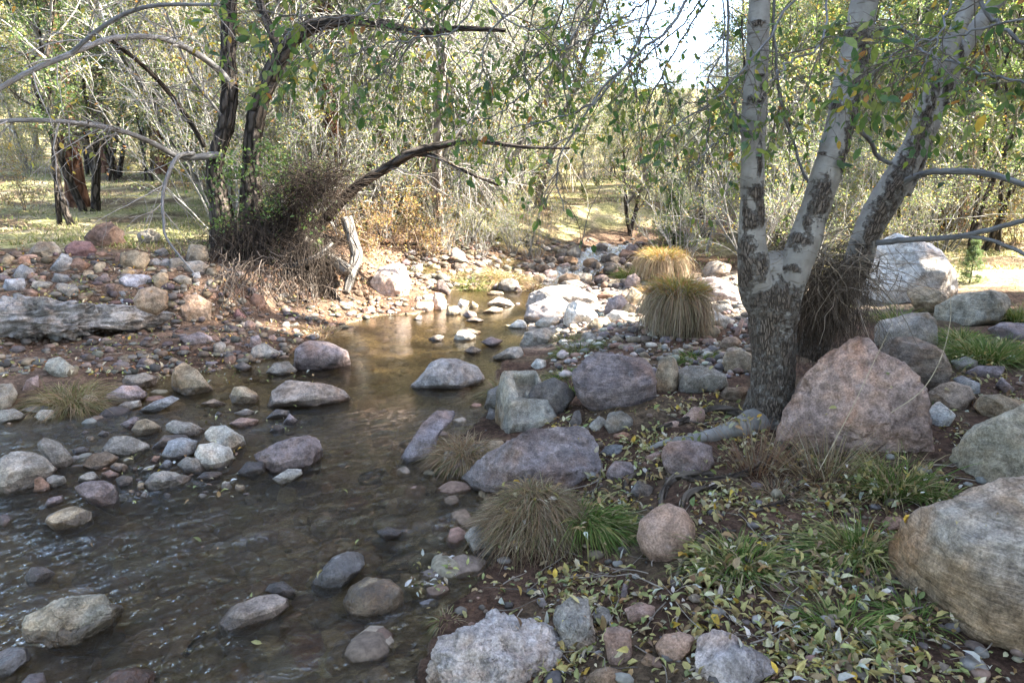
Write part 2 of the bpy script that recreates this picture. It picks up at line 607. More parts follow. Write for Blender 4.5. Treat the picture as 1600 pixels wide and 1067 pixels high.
def build_water():
    ys = np.concatenate([np.linspace(0.6, 6, 330), np.linspace(6, 10.9, 90)[1:]])
    xs = np.linspace(-9, 2.0, 620)
    X, Y = np.meshgrid(xs, ys)
    P = np.c_[X.ravel(), Y.ravel()]
    d = shore_dist(P).reshape(X.shape)
    idx = np.arange(X.size).reshape(X.shape)
    keep = np.minimum(np.minimum(d[:-1, :-1], d[1:, 1:]), np.minimum(d[:-1, 1:], d[1:, :-1])) < 0.3
    F = np.c_[idx[:-1, :-1][keep], idx[:-1, 1:][keep], idx[1:, 1:][keep], idx[1:, :-1][keep]]
    ca, sa = math.cos(R(35)), math.sin(R(35))
    U = np.c_[P[:, 0] * ca + P[:, 1] * sa, (-P[:, 0] * sa + P[:, 1] * ca) * 1.8, np.zeros(len(P))]
    rip = sstep(5.2, 3.4, P[:, 1])                        # lively riffle near, smooth pool beyond
    z = (0.013 * fbm(U * 3.2, 3) + 0.007 * fbm(U * 10, 3)) * rip + 0.0007 * fbm(U * 3, 2)
    calm = 0.05 + 0.9 * rip + 0.08 * sstep(0.2, 0.5, fbm(U * 0.8 + 9, 2)) * (1 - rip)
    # foam streaks behind stones
    white = 0.13 * rip * sstep(0.32, 0.7, fbm(U * np.array([1.1, 2.6, 1]) + 3, 3))
    o = mesh('water', np.c_[P, z], F, M_WATER, attrs={'calm': calm, 'white': white})
    tag(o, kind='structure')
    # the cascade that feeds the pool
    tt = np.linspace(0, 1, 90) * (len(UPL) - 4.4)
    k = np.minimum(tt.astype(int), len(UPL) - 2)
    f = (tt - k)[:, None]
    C = UPL[k] * (1 - f) + UPL[k + 1] * f
    T = np.gradient(C, axis=0)
    T /= np.linalg.norm(T, axis=1)[:, None]
    Nn = np.c_[-T[:, 1], T[:, 0]]
    w = np.linspace(-0.42, 0.42, 30)
    P = (C[:, None, :] + w[None, :, None] * Nn[:, None, :]).reshape(-1, 2)
    zz = np.repeat((UPZ[k] * (1 - f[:, 0]) + UPZ[k + 1] * f[:, 0]), 30)
    q = np.c_[P, np.zeros(len(P))]
    step = 0.05 * np.sin(zz * 40)
    zz = np.maximum(zz + 0.06 * fbm(q * 5, 3) + step * 0.5 + 0.01, 0.004)
    idx = np.arange(90 * 30).reshape(90, 30)
    F = np.c_[idx[:-1, :-1].ravel(), idx[:-1, 1:].ravel(), idx[1:, 1:].ravel(), idx[1:, :-1].ravel()]
    o = mesh('cascade_water', np.c_[P, zz], F, M_WATER, attrs={'calm': np.full(len(P), 1.6), 'white': 0.5 * sstep(0.0, 0.5, fbm(q * 4, 2))})
    tag(o, kind='structure')
build_water()
# ---------------------------------------------------------------- stones
PAL = dict(grey=(.25, .225, .19), tan=(.30, .24, .165), purple=(.205, .165, .155), red=(.26, .165, .12), pink=(.34, .23, .18),
           pale=(.41, .375, .315), dark=(.12, .103, .09), blue=(.235, .23, .225), brown=(.205, .152, .108), white=(.50, .475, .42))

def polar(poly, c, half, n=256):
    """outline radius over angle, in a frame scaled to the outline's own box"""
    q = (poly - c) / half
    m = len(q)
    s = []
    for i in range(m):
        a, b = q[i], q[(i + 1) % m]
        tt = np.linspace(0, 1, 40)[:, None]
        s.append(a + (b - a) * tt)
    s = np.vstack(s)
    th = np.arctan2(s[:, 1], s[:, 0])
    r = np.hypot(*s.T)
    o = np.argsort(th)
    th, r = th[o], r[o]
    g = np.linspace(-math.pi, math.pi, n, endpoint=False)
    rr = np.interp(g, np.r_[th - 2 * math.pi, th, th + 2 * math.pi], np.r_[r, r, r])
    k = np.array([1, 2, 3, 2, 1.0]); k /= k.sum()
    rr = sum(w * np.roll(rr, j - 2) for j, w in enumerate(k))
    return g, rr

ROCK_BOXES = []
ROCKS = []
def rock(name, label, col, pts, cat=None, group=None, ext=0.28, deep=1.0, e=0.8, amp=0.045, chops=3, band=0.0, crack=0.0, wet=0.0, stain=-9.0, chip=None,
         z=None, level=None, seed=None, dt=0.0, tint=1.0):
    poly = px(pts) if isinstance(pts, str) else np.asarray(pts, float)
    u0, v0 = poly.min(0)
    u1, v1 = poly.max(0)
    ROCK_BOXES.append((u0, v0, u1, v1))
    rng = np.random.RandomState(seed if seed is not None else int(abs(u0 * 7 + v0 * 13)) % 99991)
    cv = (v0 + v1) / 2
    H = v1 - v0
    low = poly[:, 1] > cv
    poly = poly.copy()
    poly[low, 1] += ext * H * (poly[low, 1] - cv) / (H / 2)
    v2 = poly[:, 1].max()
    c = np.array([(u0 + u1) / 2, (v0 + v2) / 2])
    half = np.array([(u1 - u0) / 2, (v2 - v0) / 2])
    d = ray(*c)
    # where the stone meets what carries it
    foot = hit((u0 + u1) / 2, v1 - 1, True) if z is None else onz((u0 + u1) / 2, v1 - 1, z)
    tg = np.linalg.norm(foot - CAM)
    hw, hh = half * tg / FPX * np.array([1.0, 1.0])
    D = deep * (0.55 * math.sqrt(hw * hh) + 0.28 * hw)
    qv = min(0.97, (v1 - c[1]) / half[1])
    cc = (1 - qv ** (2 / e)) ** (e / 2)
    t0 = tg + D * cc * 0.95 + dt
    hw, hh = half * t0 / FPX
    r = np.cross(d, [0, 0, 1.0]); r /= np.linalg.norm(r)
    up = np.cross(r, d)
    # pixel outline -> plane through the stone's middle, square to the line of sight
    C0 = CAM + d * t0
    W = []
    for u, v in poly:
        k = ray(u, v)
        k = CAM + k * ((t0) / (k @ d)) - C0
        W.append((k @ r, k @ up))
    W = np.array(W)
    hf = np.abs(W).max(0)
    g, rr = polar(W, np.zeros(2), hf)
    if level is None:
        size = max(half)
        level = 6 if size > 90 else 5 if size > 24 else 4 if size > 9 else 3
    n, F = ico(level)
    rho = np.sqrt(n[:, 0] ** 2 + n[:, 1] ** 2)
    th = np.arctan2(n[:, 1], n[:, 0])
    Rr = np.interp(th, np.r_[g, math.pi], np.r_[rr, rr[0]])
    k = sstep(0.15, 0.95, rho)
    Rr = rr.mean() * (1 - k) + Rr * k
    p = rho ** e
    x = Rr * p * np.cos(th)
    y = Rr * p * np.sin(th)
    zc = np.sign(n[:, 2]) * np.abs(n[:, 2]) ** e
    Q = np.c_[x, y, zc]
    # facets: flat faces broken off the body, kept off the outline
    for _ in range(chops):
        a = rng.uniform(0, 2 * math.pi)
        b = rng.uniform(0.35, 0.8)
        if _ == 0:
            a, b = rng.uniform(0.9, 2.2), 0.7
        m = np.array([b * math.cos(a), b * math.sin(a), math.sqrt(1 - b * b)])
        lim = rng.uniform(0.74, 0.9)
        over = Q @ m - lim
        w = np.clip(over, 0, None)
        Q = Q - (0.88 * w)[:, None] * m * np.array([0.35, 0.35, 1.0]) / (0.35 * b * b + (1 - b * b))
    for _ in range(chip if chip is not None else 9 if chops >= 3 else 3 if chops == 2 else 0):      # chipped edges
        m = rng.normal(size=3); m[2] = abs(m[2]); m /= np.linalg.norm(m)
        w = np.clip(Q @ m - rng.uniform(.84, .97), 0, None)
        Q = Q - .9 * w[:, None] * m
    S = Q * np.array([hf[0], hf[1], D])
    sc = math.sqrt(hf[0] * hf[1])
    nn = S / (np.linalg.norm(S, axis=1)[:, None] + 1e-9)
    q = S / sc * 1.35 + rng.uniform(0, 90, 3)
    disp = amp * sc * (1.2 * fbm(q, 3, 0.5) + 0.6 * fbm(q * 4.2, 4, 0.62) - (.5 if chops >= 3 else 0) * (1 - np.abs(fbm(q * 2.6 + 50, 3))) ** 4)
    if crack:
        rg = 1 - np.abs(fbm(q * 1.9 + 31, 3))
        disp -= crack * 0.06 * sc * sstep(0.86, 1.0, rg)
    if band:
        ax = np.array([0.35, 0.75, 0.55])
        ln = (S @ ax) / sc
        disp += band * 0.009 * sc * np.sin(ln * 15 + 3.5 * fbm(q * 0.8, 2)) * sstep(-0.2, 0.6, fbm(q * 0.7 + 7, 2) + 0.35)
    S = S + nn * disp[:, None]
    Wd = S[:, [0]] * r + S[:, [1]] * up - S[:, [2]] * d
    org = C0 + Wd[np.argmin(Wd[:, 2])]
    org = np.array([C0[0], C0[1], org[2]])
    # the sheet's winding must face outward
    o = mesh(name, C0 + Wd - org, F, M_ROCK)
    o.location = org
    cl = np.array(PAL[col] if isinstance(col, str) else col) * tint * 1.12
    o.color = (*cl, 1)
    o['band'] = float(band)
    o['cracked'] = float(crack)
    o['wetline'] = float(wet)
    o['stain'] = float(stain)
    tag(o, label, cat or name.replace('_', ' '), group)
    ROCKS.append(o)
    return o

W = 0.048
# stones standing in the creek
rock('stream_rock', 'dark purple wedge of rock standing alone in the brown water beside the gravel bar', 'purple', '394,709 431,692 484,677 499,679 506,709 501,726 484,736 431,738', 'rock', crack=.6, wet=W, amp=.05, chops=4, e=.72)
rock('stream_rock', 'blocky purple boulder with a flat slanting top at the foot of the cut bank', 'purple', '459,576 461,545 483,531 510,533 545,549 549,577 500,580', 'rock', band=.3, wet=W, e=.62, chops=4, tint=1.05)
rock('stream_rock', 'long humped pale brown rock with an orange wet foot, beside the purple blocky boulder', (.31, .25, .205), '416,629 424,610 450,593 473,594 518,601 540,610 555,625 546,632 490,637 440,636', 'rock', wet=W, crack=.4)
rock('stream_rock', 'pointed tan rock leaning like a shark fin out of the shallows', 'tan', '264,588 270,574 289,566 311,580 343,612 338,618 311,618 270,603', 'rock', wet=W, tint=.9, e=.7)
rock('stream_rock', 'smooth round tan rock between the fin shaped rock and the long humped one', 'tan', '358,618 366,604 383,604 401,614 410,627 390,632 366,629', 'rock', wet=W, tint=.9)
rock('stream_rock', 'lavender oval rock beside the olive grass tuft', 'purple', '161,625 165,616 188,604 214,601 231,614 225,621 188,633', 'rock', wet=W, tint=1.25)
rock('stream_rock', 'dark grey oval rock just behind the lavender one by the grass tuft', 'grey', '188,599 195,587 225,582 246,589 244,602 210,608', 'rock', wet=W, tint=.8)
rock('stream_rock', 'thin flat slate lying slantwise in the shallows', 'blue', '214,640 240,627 270,617 281,623 244,642 218,644', 'rock', wet=.02, e=.6, ext=.2, deep=.6)
rock('stream_rock', 'small whitish rock touching the slanting slate', 'white', '184,634 195,627 221,625 222,634 199,641', 'rock', wet=W, tint=.85)
rock('stream_rock', 'broad pale grey boulder cut off by the picture edge beside the gravel bar', 'grey', '-25,745 0,716 19,706 53,705 75,716 89,733 75,748 38,759 0,769', 'rock', wet=W, tint=1.15, crack=.5)
rock('stream_rock', 'loaf shaped grey brown rock tipped down toward the broad pale boulder', 'grey', '56,696 68,683 90,689 124,719 120,732 98,734 75,715', 'rock', wet=.03, tint=.95)
rock('stream_rock', 'wide flat topped grey rock in the middle of the gravel bar', 'grey', '158,700 173,683 199,680 233,694 234,704 210,712 165,710', 'rock', wet=0, crack=.4)
rock('stream_rock', 'dark brown rounded rock in front of the wide flat topped one', 'brown', '128,725 139,710 165,705 186,714 180,723 150,734', 'rock', wet=.02, tint=.8)
rock('stream_rock', 'brown rounded rock at the back edge of the gravel bar', 'tan', '204,670 214,657 229,653 251,666 251,678 221,682', 'rock', tint=.8, wet=.03)
rock('stream_rock', 'long low brown grey rock at the back of the gravel bar', 'grey', '259,663 270,656 300,659 321,672 315,685 285,680 259,672', 'rock', wet=.03)
rock('stream_rock', 'speckled pale round rock with a shaded lower side on the gravel bar', 'pale', '319,677 330,666 353,665 379,681 390,700 375,708 345,696 322,687', 'rock', wet=.03, tint=.8)
rock('stream_rock', 'palest egg shaped rock at the corner of the gravel bar', 'pale', '304,709 311,694 334,691 360,700 367,715 356,728 326,732 308,722', 'rock', wet=.03, chops=1)
rock('stream_rock', 'blue grey oval rock beside the palest egg on the gravel bar', 'blue', '253,707 263,689 285,683 308,689 304,706 281,718 259,715', 'rock', chops=1, wet=.02)
rock('stream_rock', 'grey brown oval rock in front of the blue grey one', 'grey', '276,725 289,712 308,716 323,733 311,741 289,735', 'rock', wet=.03, tint=.9)
rock('stream_rock', 'long grey rock with a white scratched top at the waterline of the gravel bar', 'grey', '225,755 233,738 255,735 300,744 296,752 263,762 236,766', 'rock', wet=W, tint=1.1, crack=.7)
rock('stream_rock', 'purple rock with a wavy wet line, sloping into the riffle', 'purple', '114,761 135,753 161,750 180,759 191,780 188,796 165,791 128,776', 'rock', wet=.06, tint=1.15)
rock('stream_rock', 'round tan rock with a brown wet rim alone in the riffle', 'tan', '70,813 75,802 98,793 124,790 144,798 146,815 120,825 94,828', 'rock', wet=W, tint=.95)
rock('stream_rock', 'dark purple rock low in the water behind the pale flat stone', 'dark', '367,738 387,721 412,720 416,735 397,745', 'rock', wet=.06)
rock('stream_rock', 'low dark flat rock beside the palest egg shaped rock', 'brown', '306,746 319,737 345,736 350,746 322,752', 'rock', wet=.05, tint=.7)
rock('stream_rock', 'pale flat stone at the foot of the dark purple wedge', 'pale', '425,746 450,732 474,730 475,739 442,756', 'rock', wet=.02, tint=.8)
for lab, c_, q in (('small dark stone between the wide flat topped rock and the loaf shaped one', 'dark', '112,703 127,697 140,700 139,709 118,711'),
                   ('small dark wet stone under the brown rounded rock', 'brown', '170,730 180,722 198,726 204,739 187,736'),
                   ('blackish round stone near the long scratched rock', 'dark', '180,748 191,742 208,745 206,759 187,761'),
                   ('grey stone tucked under the brown rounded rock', 'grey', '120,754 124,740 146,736 159,748 150,752'),
                   ('grey square stone next to a reddish one beside the broad pale boulder', 'grey', '71,747 79,740 101,744 107,757 79,761'),
                   ('reddish upright stone in front of the broad pale boulder', 'red', '52,765 54,748 64,744 79,757 77,770'),
                   ('lavender brick shaped stone lying in the riffle edge', 'purple', '69,787 73,779 101,772 102,783 75,791'),
                   ('pale pinkish stone in the heart of the gravel bar', 'pink', '157,740 172,734 187,740 176,749'),
                   ('pale angular pebble sized stone in the heart of the gravel bar', 'pale', '217,738 225,731 244,725 236,736'),
                   ('brick red stone in the heart of the gravel bar', 'red', '231,723 240,712 251,712 248,722'),
                   ('small blue grey stone beside the brick red one', 'blue', '247,729 259,718 270,719 266,733')):
    rock('cobble', lab, c_, q, group='stones of the gravel bar', wet=.02, e=.7)
rock('cobble', 'small purple grey stone awash at the picture edge above the riffle', 'purple', '-6,815 0,804 11,802 18,811 8,822', wet=.04)
rock('stream_rock', 'big cracked grey green boulder with white foam under its near side', (.25, .225, .17), '32,978 41,961 90,935 131,926 161,928 176,943 191,945 193,960 169,986 143,1001 105,1009 71,999 36,991', 'rock', wet=.05, crack=1.0, amp=.06, chops=4)
rock('stream_rock', 'smooth brown loaf of rock with a dry stem across it in the riffle', (.235, .19, .155), '341,967 349,954 394,933 431,927 450,935 452,948 431,963 390,979 349,981', 'rock', wet=.03)
rock('stream_rock', 'small dark wet rock behind the brown loaf', 'dark', '414,922 420,911 443,908 466,922 459,932', 'rock', wet=.1, tint=1.3)
rock('stream_rock', 'grey wedge with a dark wet lower half behind the two toned round rock', 'blue', '484,907 505,885 520,871 543,860 569,866 570,881 557,896 540,908 520,919 490,919', 'rock', wet=.09)
rock('stream_rock', 'round two toned rock, dry tan above and dark wet below', 'tan', '537,937 548,915 576,901 610,907 629,922 632,941 617,960 576,962 543,954', 'rock', wet=.085, tint=.95, chops=1)
rock('stream_rock', 'small dark rock with a purple ripple above it in the riffle', 'dark', '37,900 49,886 71,885 86,896 75,907 45,910', 'rock', wet=.06, tint=1.3)
rock('stream_rock', 'bluish wet rock cut off by the frame below the cracked boulder', 'blue', '-30,1045 0,1016 15,1010 45,1012 49,1030 0,1058', 'rock', wet=.05)
rock('stream_rock', 'dark reddish rock at the very bottom of the picture in the water', 'red', '155,1066 180,1048 210,1042 240,1048 249,1063 240,1085 165,1085', 'rock', wet=.05, tint=.6)
rock('stream_rock', 'purple grey rock at the bottom edge below the bluish wet rock', 'purple', '28,1070 45,1053 67,1050 82,1078 40,1085', 'rock', wet=.04, tint=.9)
rock('stream_rock', 'small black rock with blue sky glints alone in the open riffle', 'dark', '587,829 606,823 629,828 625,840 602,841', 'rock', wet=.2)
rock('stream_rock', 'broad grey slab in midstream with its far end in sun', (.30, .27, .25), '636,600 659,584 670,569 689,559 723,561 749,573 758,589 741,601 700,609 655,606', 'rock', wet=.02, amp=.04)
rock('stream_rock', 'slanting grey purple fin of rock sliding into the water beside brown grass', (.21, .18, .18), '614,719 633,693 659,663 681,642 708,639 716,648 697,662 684,682 678,704 659,711 633,721', 'rock', wet=.02, e=.7, chops=2)
for lab, c_, q, w_ in (('pale domed stone in the quiet pool', 'pale', '706,531 715,518 730,515 744,524 742,533', .01), ('flat sunlit stone behind the pale domed one', 'tan', '712,516 730,512 752,518 745,524', .02),
                   ('low dark stone on the far side of the pool', 'dark', '668,529 683,522 696,523 690,533 675,534', .03), ('slanting purple stone in the pool', 'purple', '750,534 767,526 787,532 771,542', .02),
                   ('dark slate stone with a blue edge near the pale domed stone', 'dark', '724,548 738,540 753,547 740,554', .02), ('white rock in sun at the pool edge below the grey slabs', 'white', '793,509 809,499 822,501 825,511 805,514', .01),
                   ('dark purple rock by the row of sunlit stones', 'purple', '722,492 732,485 743,488 747,495 733,498', .02), ('black flat rock in front of the dark purple one', 'dark', '726,501 739,494 756,500 745,505', .03),
                   ('bluish stone near the sunlit shore', 'blue', '644,499 654,492 660,494 659,501', .02)):
    rock('stream_rock', lab, c_, q, 'rock', wet=w_)
for lab, c_, q in (('flat brown stone barely above the water near the round tan rock', 'brown', '313,630 334,623 357,631 338,636'), ('grey slab stone awash in mid creek', 'grey', '364,645 385,638 398,643 385,650'),
                   ('pinkish flat stone awash in mid creek', 'pink', '356,661 376,652 404,655 402,664 375,668'), ('dark flat stone below the long humped rock', 'dark', '414,652 431,639 452,641 454,650 430,655'),
                   ('small purple cube of stone below the long humped rock', 'purple', '441,660 452,646 466,656 459,664'), ('dark round stone behind the purple wedge', 'dark', '420,673 432,662 446,668 444,676 428,678'),
                   ('dark purple stone at the back of the gravel bar', 'purple', '187,662 210,650 222,655 204,670'), ('long dark stone behind the blue grey oval', 'dark', '236,697 256,680 293,679 300,688 262,700'),
                   ('dark tiny stone between slate and round tan rock', 'dark', '334,648 341,642 348,646 342,651')):
    rock('cobble', lab, c_, q, group='stones awash in the creek', wet=.03)

# the tree's bank, from the water up
rock('boulder', 'long purple slab with banded layers sloping into the creek behind the grass mound', (.20, .168, .158), '719,738 760,708 797,686 831,671 880,667 917,667 931,690 934,716 948,738 955,772 932,778 858,765 790,757 745,750', band=.45, amp=.04, chops=4, e=.7, wet=.05, z=.04)
rock('boulder', 'dark brown rounded block just behind the concrete chunk', (.125, .11, .098), '824,617 835,602 865,589 884,598 900,617 880,637 861,650 843,637', band=.3, amp=.03, chops=3, e=.7, z=.14)
rock('boulder', 'low dark grey rock tucked behind the concrete chunk on its water side', (.15, .135, .118), '756,632 762,610 779,601 816,606 826,622 802,633 779,640', z=.08)
rock('boulder', 'big grey purple boulder with ruled scratches on its face, green blades at its side', (.18, .148, .142), '893,586 914,554 933,549 970,554 1011,561 1023,580 1026,610 1030,629 1015,642 981,644 930,632 902,612', band=.8, amp=.028, chops=4, e=.68)
rock('boulder', 'tan upright rock against the end of the ruled grey purple boulder', 'tan', '1021,590 1030,563 1045,555 1058,562 1062,585 1055,606 1035,613', tint=1.05, band=.2)
rock('boulder', 'grey angular block with a lit top near the trunk foot', 'grey', '1058,576 1075,570 1101,572 1135,584 1139,600 1086,615 1060,607', e=.65, chops=5, amp=.05)
rock('boulder', 'tan brown loaf leaning on a smaller rock beside the trunk', 'tan', '1129,566 1133,550 1154,546 1176,554 1178,577 1161,583 1135,583', e=.7, tint=.95)
rock('cobble', 'brown stone under the tan loaf beside the trunk', 'brown', '1120,619 1135,605 1169,604 1170,622 1130,627', tint=1.1)
rock('cobble', 'pinkish stone among roots near the trunk foot', 'pink', '1066,650 1085,635 1104,637 1100,656 1070,662')
rock('boulder', 'dusky purple rock beside the big pale root', 'purple', '1033,702 1045,690 1080,686 1113,698 1117,722 1100,735 1055,740 1036,722', amp=.05)
rock('boulder', 'round reddish boulder like a ball sitting on bare mud', (.25, .17, .125), '995,838 1000,812 1020,795 1045,786 1070,795 1085,820 1086,845 1070,867 1045,877 1020,871 1002,856', chops=1, amp=.03, ext=.12)
rock('cobble', 'lavender flat faced stone at the end of the purple slab', 'purple', '945,736 960,720 985,721 994,735 978,749 951,749', tint=1.1, e=.65)
rock('cobble', 'dark cracked grey stone in the leaf drift', 'grey', '943,664 951,645 970,641 989,653 990,676 955,677', tint=.75, crack=1, e=.65)
rock('cobble', 'pale stone touching the dark cracked one', 'pale', '919,664 936,649 948,656 946,674 930,674', tint=.75)
rock('cobble', 'grey stone among roots above the round reddish boulder', 'blue', '985,766 996,750 1022,761 1019,775 990,777', tint=.8)
rock('cobble', 'slate stone flat in the leaf drift behind the purple slab', 'blue', '936,706 950,695 974,692 972,707 945,713', tint=.85)
rock('cobble', 'dark blade shaped stone below the dark brown block', 'dark', '884,668 897,642 906,640 910,660 900,668', tint=1.2)
for lab, c_, q, t_ in (('round grey cobble at the water edge below the brown grass', 'grey', '688,719 692,705 707,703 719,712 704,728', 1.0), ('larger grey cobble behind the round one at the water edge', 'grey', '721,707 735,694 756,692 766,706 735,720', .85),
                   ('orange tan cobble against the purple slab', 'tan', '754,701 767,688 790,688 786,704 765,709', 1.1), ('small purple grey cobble lowest at the water edge', 'purple', '702,730 722,716 731,723 711,736', 1.0),
                   ('dark cobble half under the brown grass', 'dark', '757,654 765,637 779,641 776,656', 1.3)):
    rock('cobble', lab, c_, q, tint=t_)
rock('boulder', 'big bleached lumpy slab at the bottom edge where creek meets mud', (.37, .325, .29), '661,1012 678,993 708,990 749,975 764,952 798,952 831,963 858,978 880,997 889,1027 869,1046 831,1053 790,1066 776,1100 660,1100', e=.62, chops=6, amp=.075, crack=1.0, wet=.03, deep=.8)
rock('boulder', 'grey upright hump of rock joined to the bleached slab, dark at its foot', 'grey', '863,967 869,945 895,931 918,937 927,967 937,1005 929,1021 895,1017 875,990', wet=0, crack=.8, amp=.06, tint=1.1)
rock('cobble', 'small grey stone against the upright hump', 'grey', '924,957 936,945 951,951 960,971 940,980')
rock('cobble', 'smooth reddish brown egg standing on end', (.25, .17, .13), '942,993 948,980 970,978 987,986 988,1027 970,1039 951,1028', chops=1)
rock('cobble', 'flat pinkish stone with leaves around it above the reddish egg', 'pink', '975,951 1000,939 1022,946 1031,963 1010,974 985,969', e=.6, tint=.95)
rock('cobble', 'orange brown egg lying on leaves', (.29, .195, .14), '1024,1008 1037,991 1062,986 1086,995 1078,1016 1050,1034 1030,1026', chops=1)
rock('cobble', 'dull brown dark stone at the bottom edge by a blue puddle', 'brown', '913,1064 930,1045 960,1038 983,1055 982,1082 920,1084', tint=.85)
rock('cobble', 'small dark stone between the two eggs', 'brown', '1000,1032 1012,1018 1030,1030 1014,1042', tint=.8)
rock('boulder', 'angular pale purple rock like a shark tooth at the bottom edge', (.34, .30, .28), '1086,1010 1094,993 1120,982 1146,990 1173,1012 1206,1027 1212,1043 1188,1052 1150,1085 1094,1085', e=.6, chops=6, amp=.07, crack=.7)
rock('cobble', 'grey flat faced stone at the water edge under the grass mound', 'grey', '725,837 734,824 752,817 768,823 776,855 771,871 749,867', e=.65, wet=.02)
rock('cobble', 'tiny mauve stone on end in the mud', 'purple', '968,932 974,910 982,915 981,935', tint=1.2)
rock('cobble', 'reddish flat stone tucked against the striped boulder', 'red', '1375,816 1386,806 1417,808 1410,826 1390,831', tint=1.05)
rock('boulder', 'huge smooth boulder at the frame edge, swirling stripes above and brown below', (.31, .265, .215), '1376,880 1385,851 1412,817 1442,798 1491,783 1548,761 1600,747 1680,742 1760,760 1790,870 1750,980 1680,1015 1600,1014 1548,1003 1491,984 1442,962 1409,939 1388,924', band=.75, amp=.03, chops=3, e=.62, ext=.1, stain=.50)
rock('boulder', 'large tan boulder with a mossy corner behind the huge striped one', (.30, .26, .19), '1469,737 1478,715 1491,700 1530,665 1600,632 1660,625 1700,700 1690,765 1600,775 1530,771 1500,767 1480,754', amp=.04, chops=3, e=.7, band=.15)
rock('boulder', 'big pink gabled boulder in front of the white barked trunks', (.30, .215, .175), '1210,680 1225,636 1248,595 1281,561 1300,546 1345,526 1360,531 1371,548 1409,569 1431,587 1450,617 1458,651 1462,698 1435,704 1379,714 1300,712 1240,704', amp=.04, chops=5, e=.45, deep=.5, crack=.7, ext=.12, band=.15, chip=0)
rock('boulder', 'dark brown rounded boulder with bedding cracks tucked behind the pink one', (.20, .16, .125), '1369,542 1386,529 1420,523 1454,535 1476,550 1489,573 1484,592 1450,608 1425,592 1380,600', band=.8, amp=.035)
rock('boulder', 'smooth grey drum shaped boulder resting on the dark brown one', (.26, .23, .195), '1366,510 1375,501 1420,490 1450,488 1463,501 1466,528 1454,541 1409,528 1368,535', e=.6, chops=3, amp=.03, z=.42)
rock('boulder', 'long ridged grey green boulder behind the drum shaped one', (.25, .225, .175), '1456,496 1461,479 1491,462 1548,452 1574,460 1580,476 1563,495 1529,501 1484,505 1465,511', band=.5, amp=.04)
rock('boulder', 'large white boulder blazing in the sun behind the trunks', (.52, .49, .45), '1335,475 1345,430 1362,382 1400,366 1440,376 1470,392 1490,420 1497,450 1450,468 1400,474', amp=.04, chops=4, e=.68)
rock('boulder', 'brown wedge shaped rock in front of the white boulder', 'brown', '1429,446 1439,430 1472,420 1492,422 1496,446 1465,455', dt=-.35)
rock('boulder', 'ochre ridged rock at the base of the white boulder', 'tan', '1414,454 1435,447 1476,452 1485,464 1457,481 1430,477', band=.5, dt=-.3)
rock('cobble', 'purple flat rock in the green grass patch', 'purple', '1540,511 1559,503 1600,505 1622,515 1600,531 1560,529')
rock('cobble', 'orange brown rock at the corner of the pink boulder', (.30, .225, .165), '1450,613 1470,600 1495,595 1514,602 1524,620 1510,635 1480,639 1455,632')
rock('cobble', 'grey rock behind the orange brown one', 'blue', '1487,592 1503,586 1532,599 1531,618 1515,612', tint=.95)
rock('cobble', 'white blue rock poking out beside the pink boulder', 'white', '1450,630 1469,627 1494,648 1484,661 1455,668', e=.6)
rock('cobble', 'tan smooth rock behind the mossy cornered boulder', 'tan', '1520,634 1532,617 1559,615 1602,628 1590,647 1548,654', tint=.95)
rock('cobble', 'small grey tan rock above the dark brown boulder', 'grey', '1485,564 1510,556 1530,565 1522,580 1495,575')
rock('cobble', 'long purple flat rock in the leaves', 'purple', '1508,582 1529,571 1572,572 1562,588 1517,591', e=.65)
rock('cobble', 'small white lumpy rock at the grass patch edge', 'white', '1561,566 1577,554 1595,557 1592,567', tint=.9)
rock('cobble', 'small purple shard in yellow leaves', 'purple', '1554,602 1565,588 1586,606 1577,615')
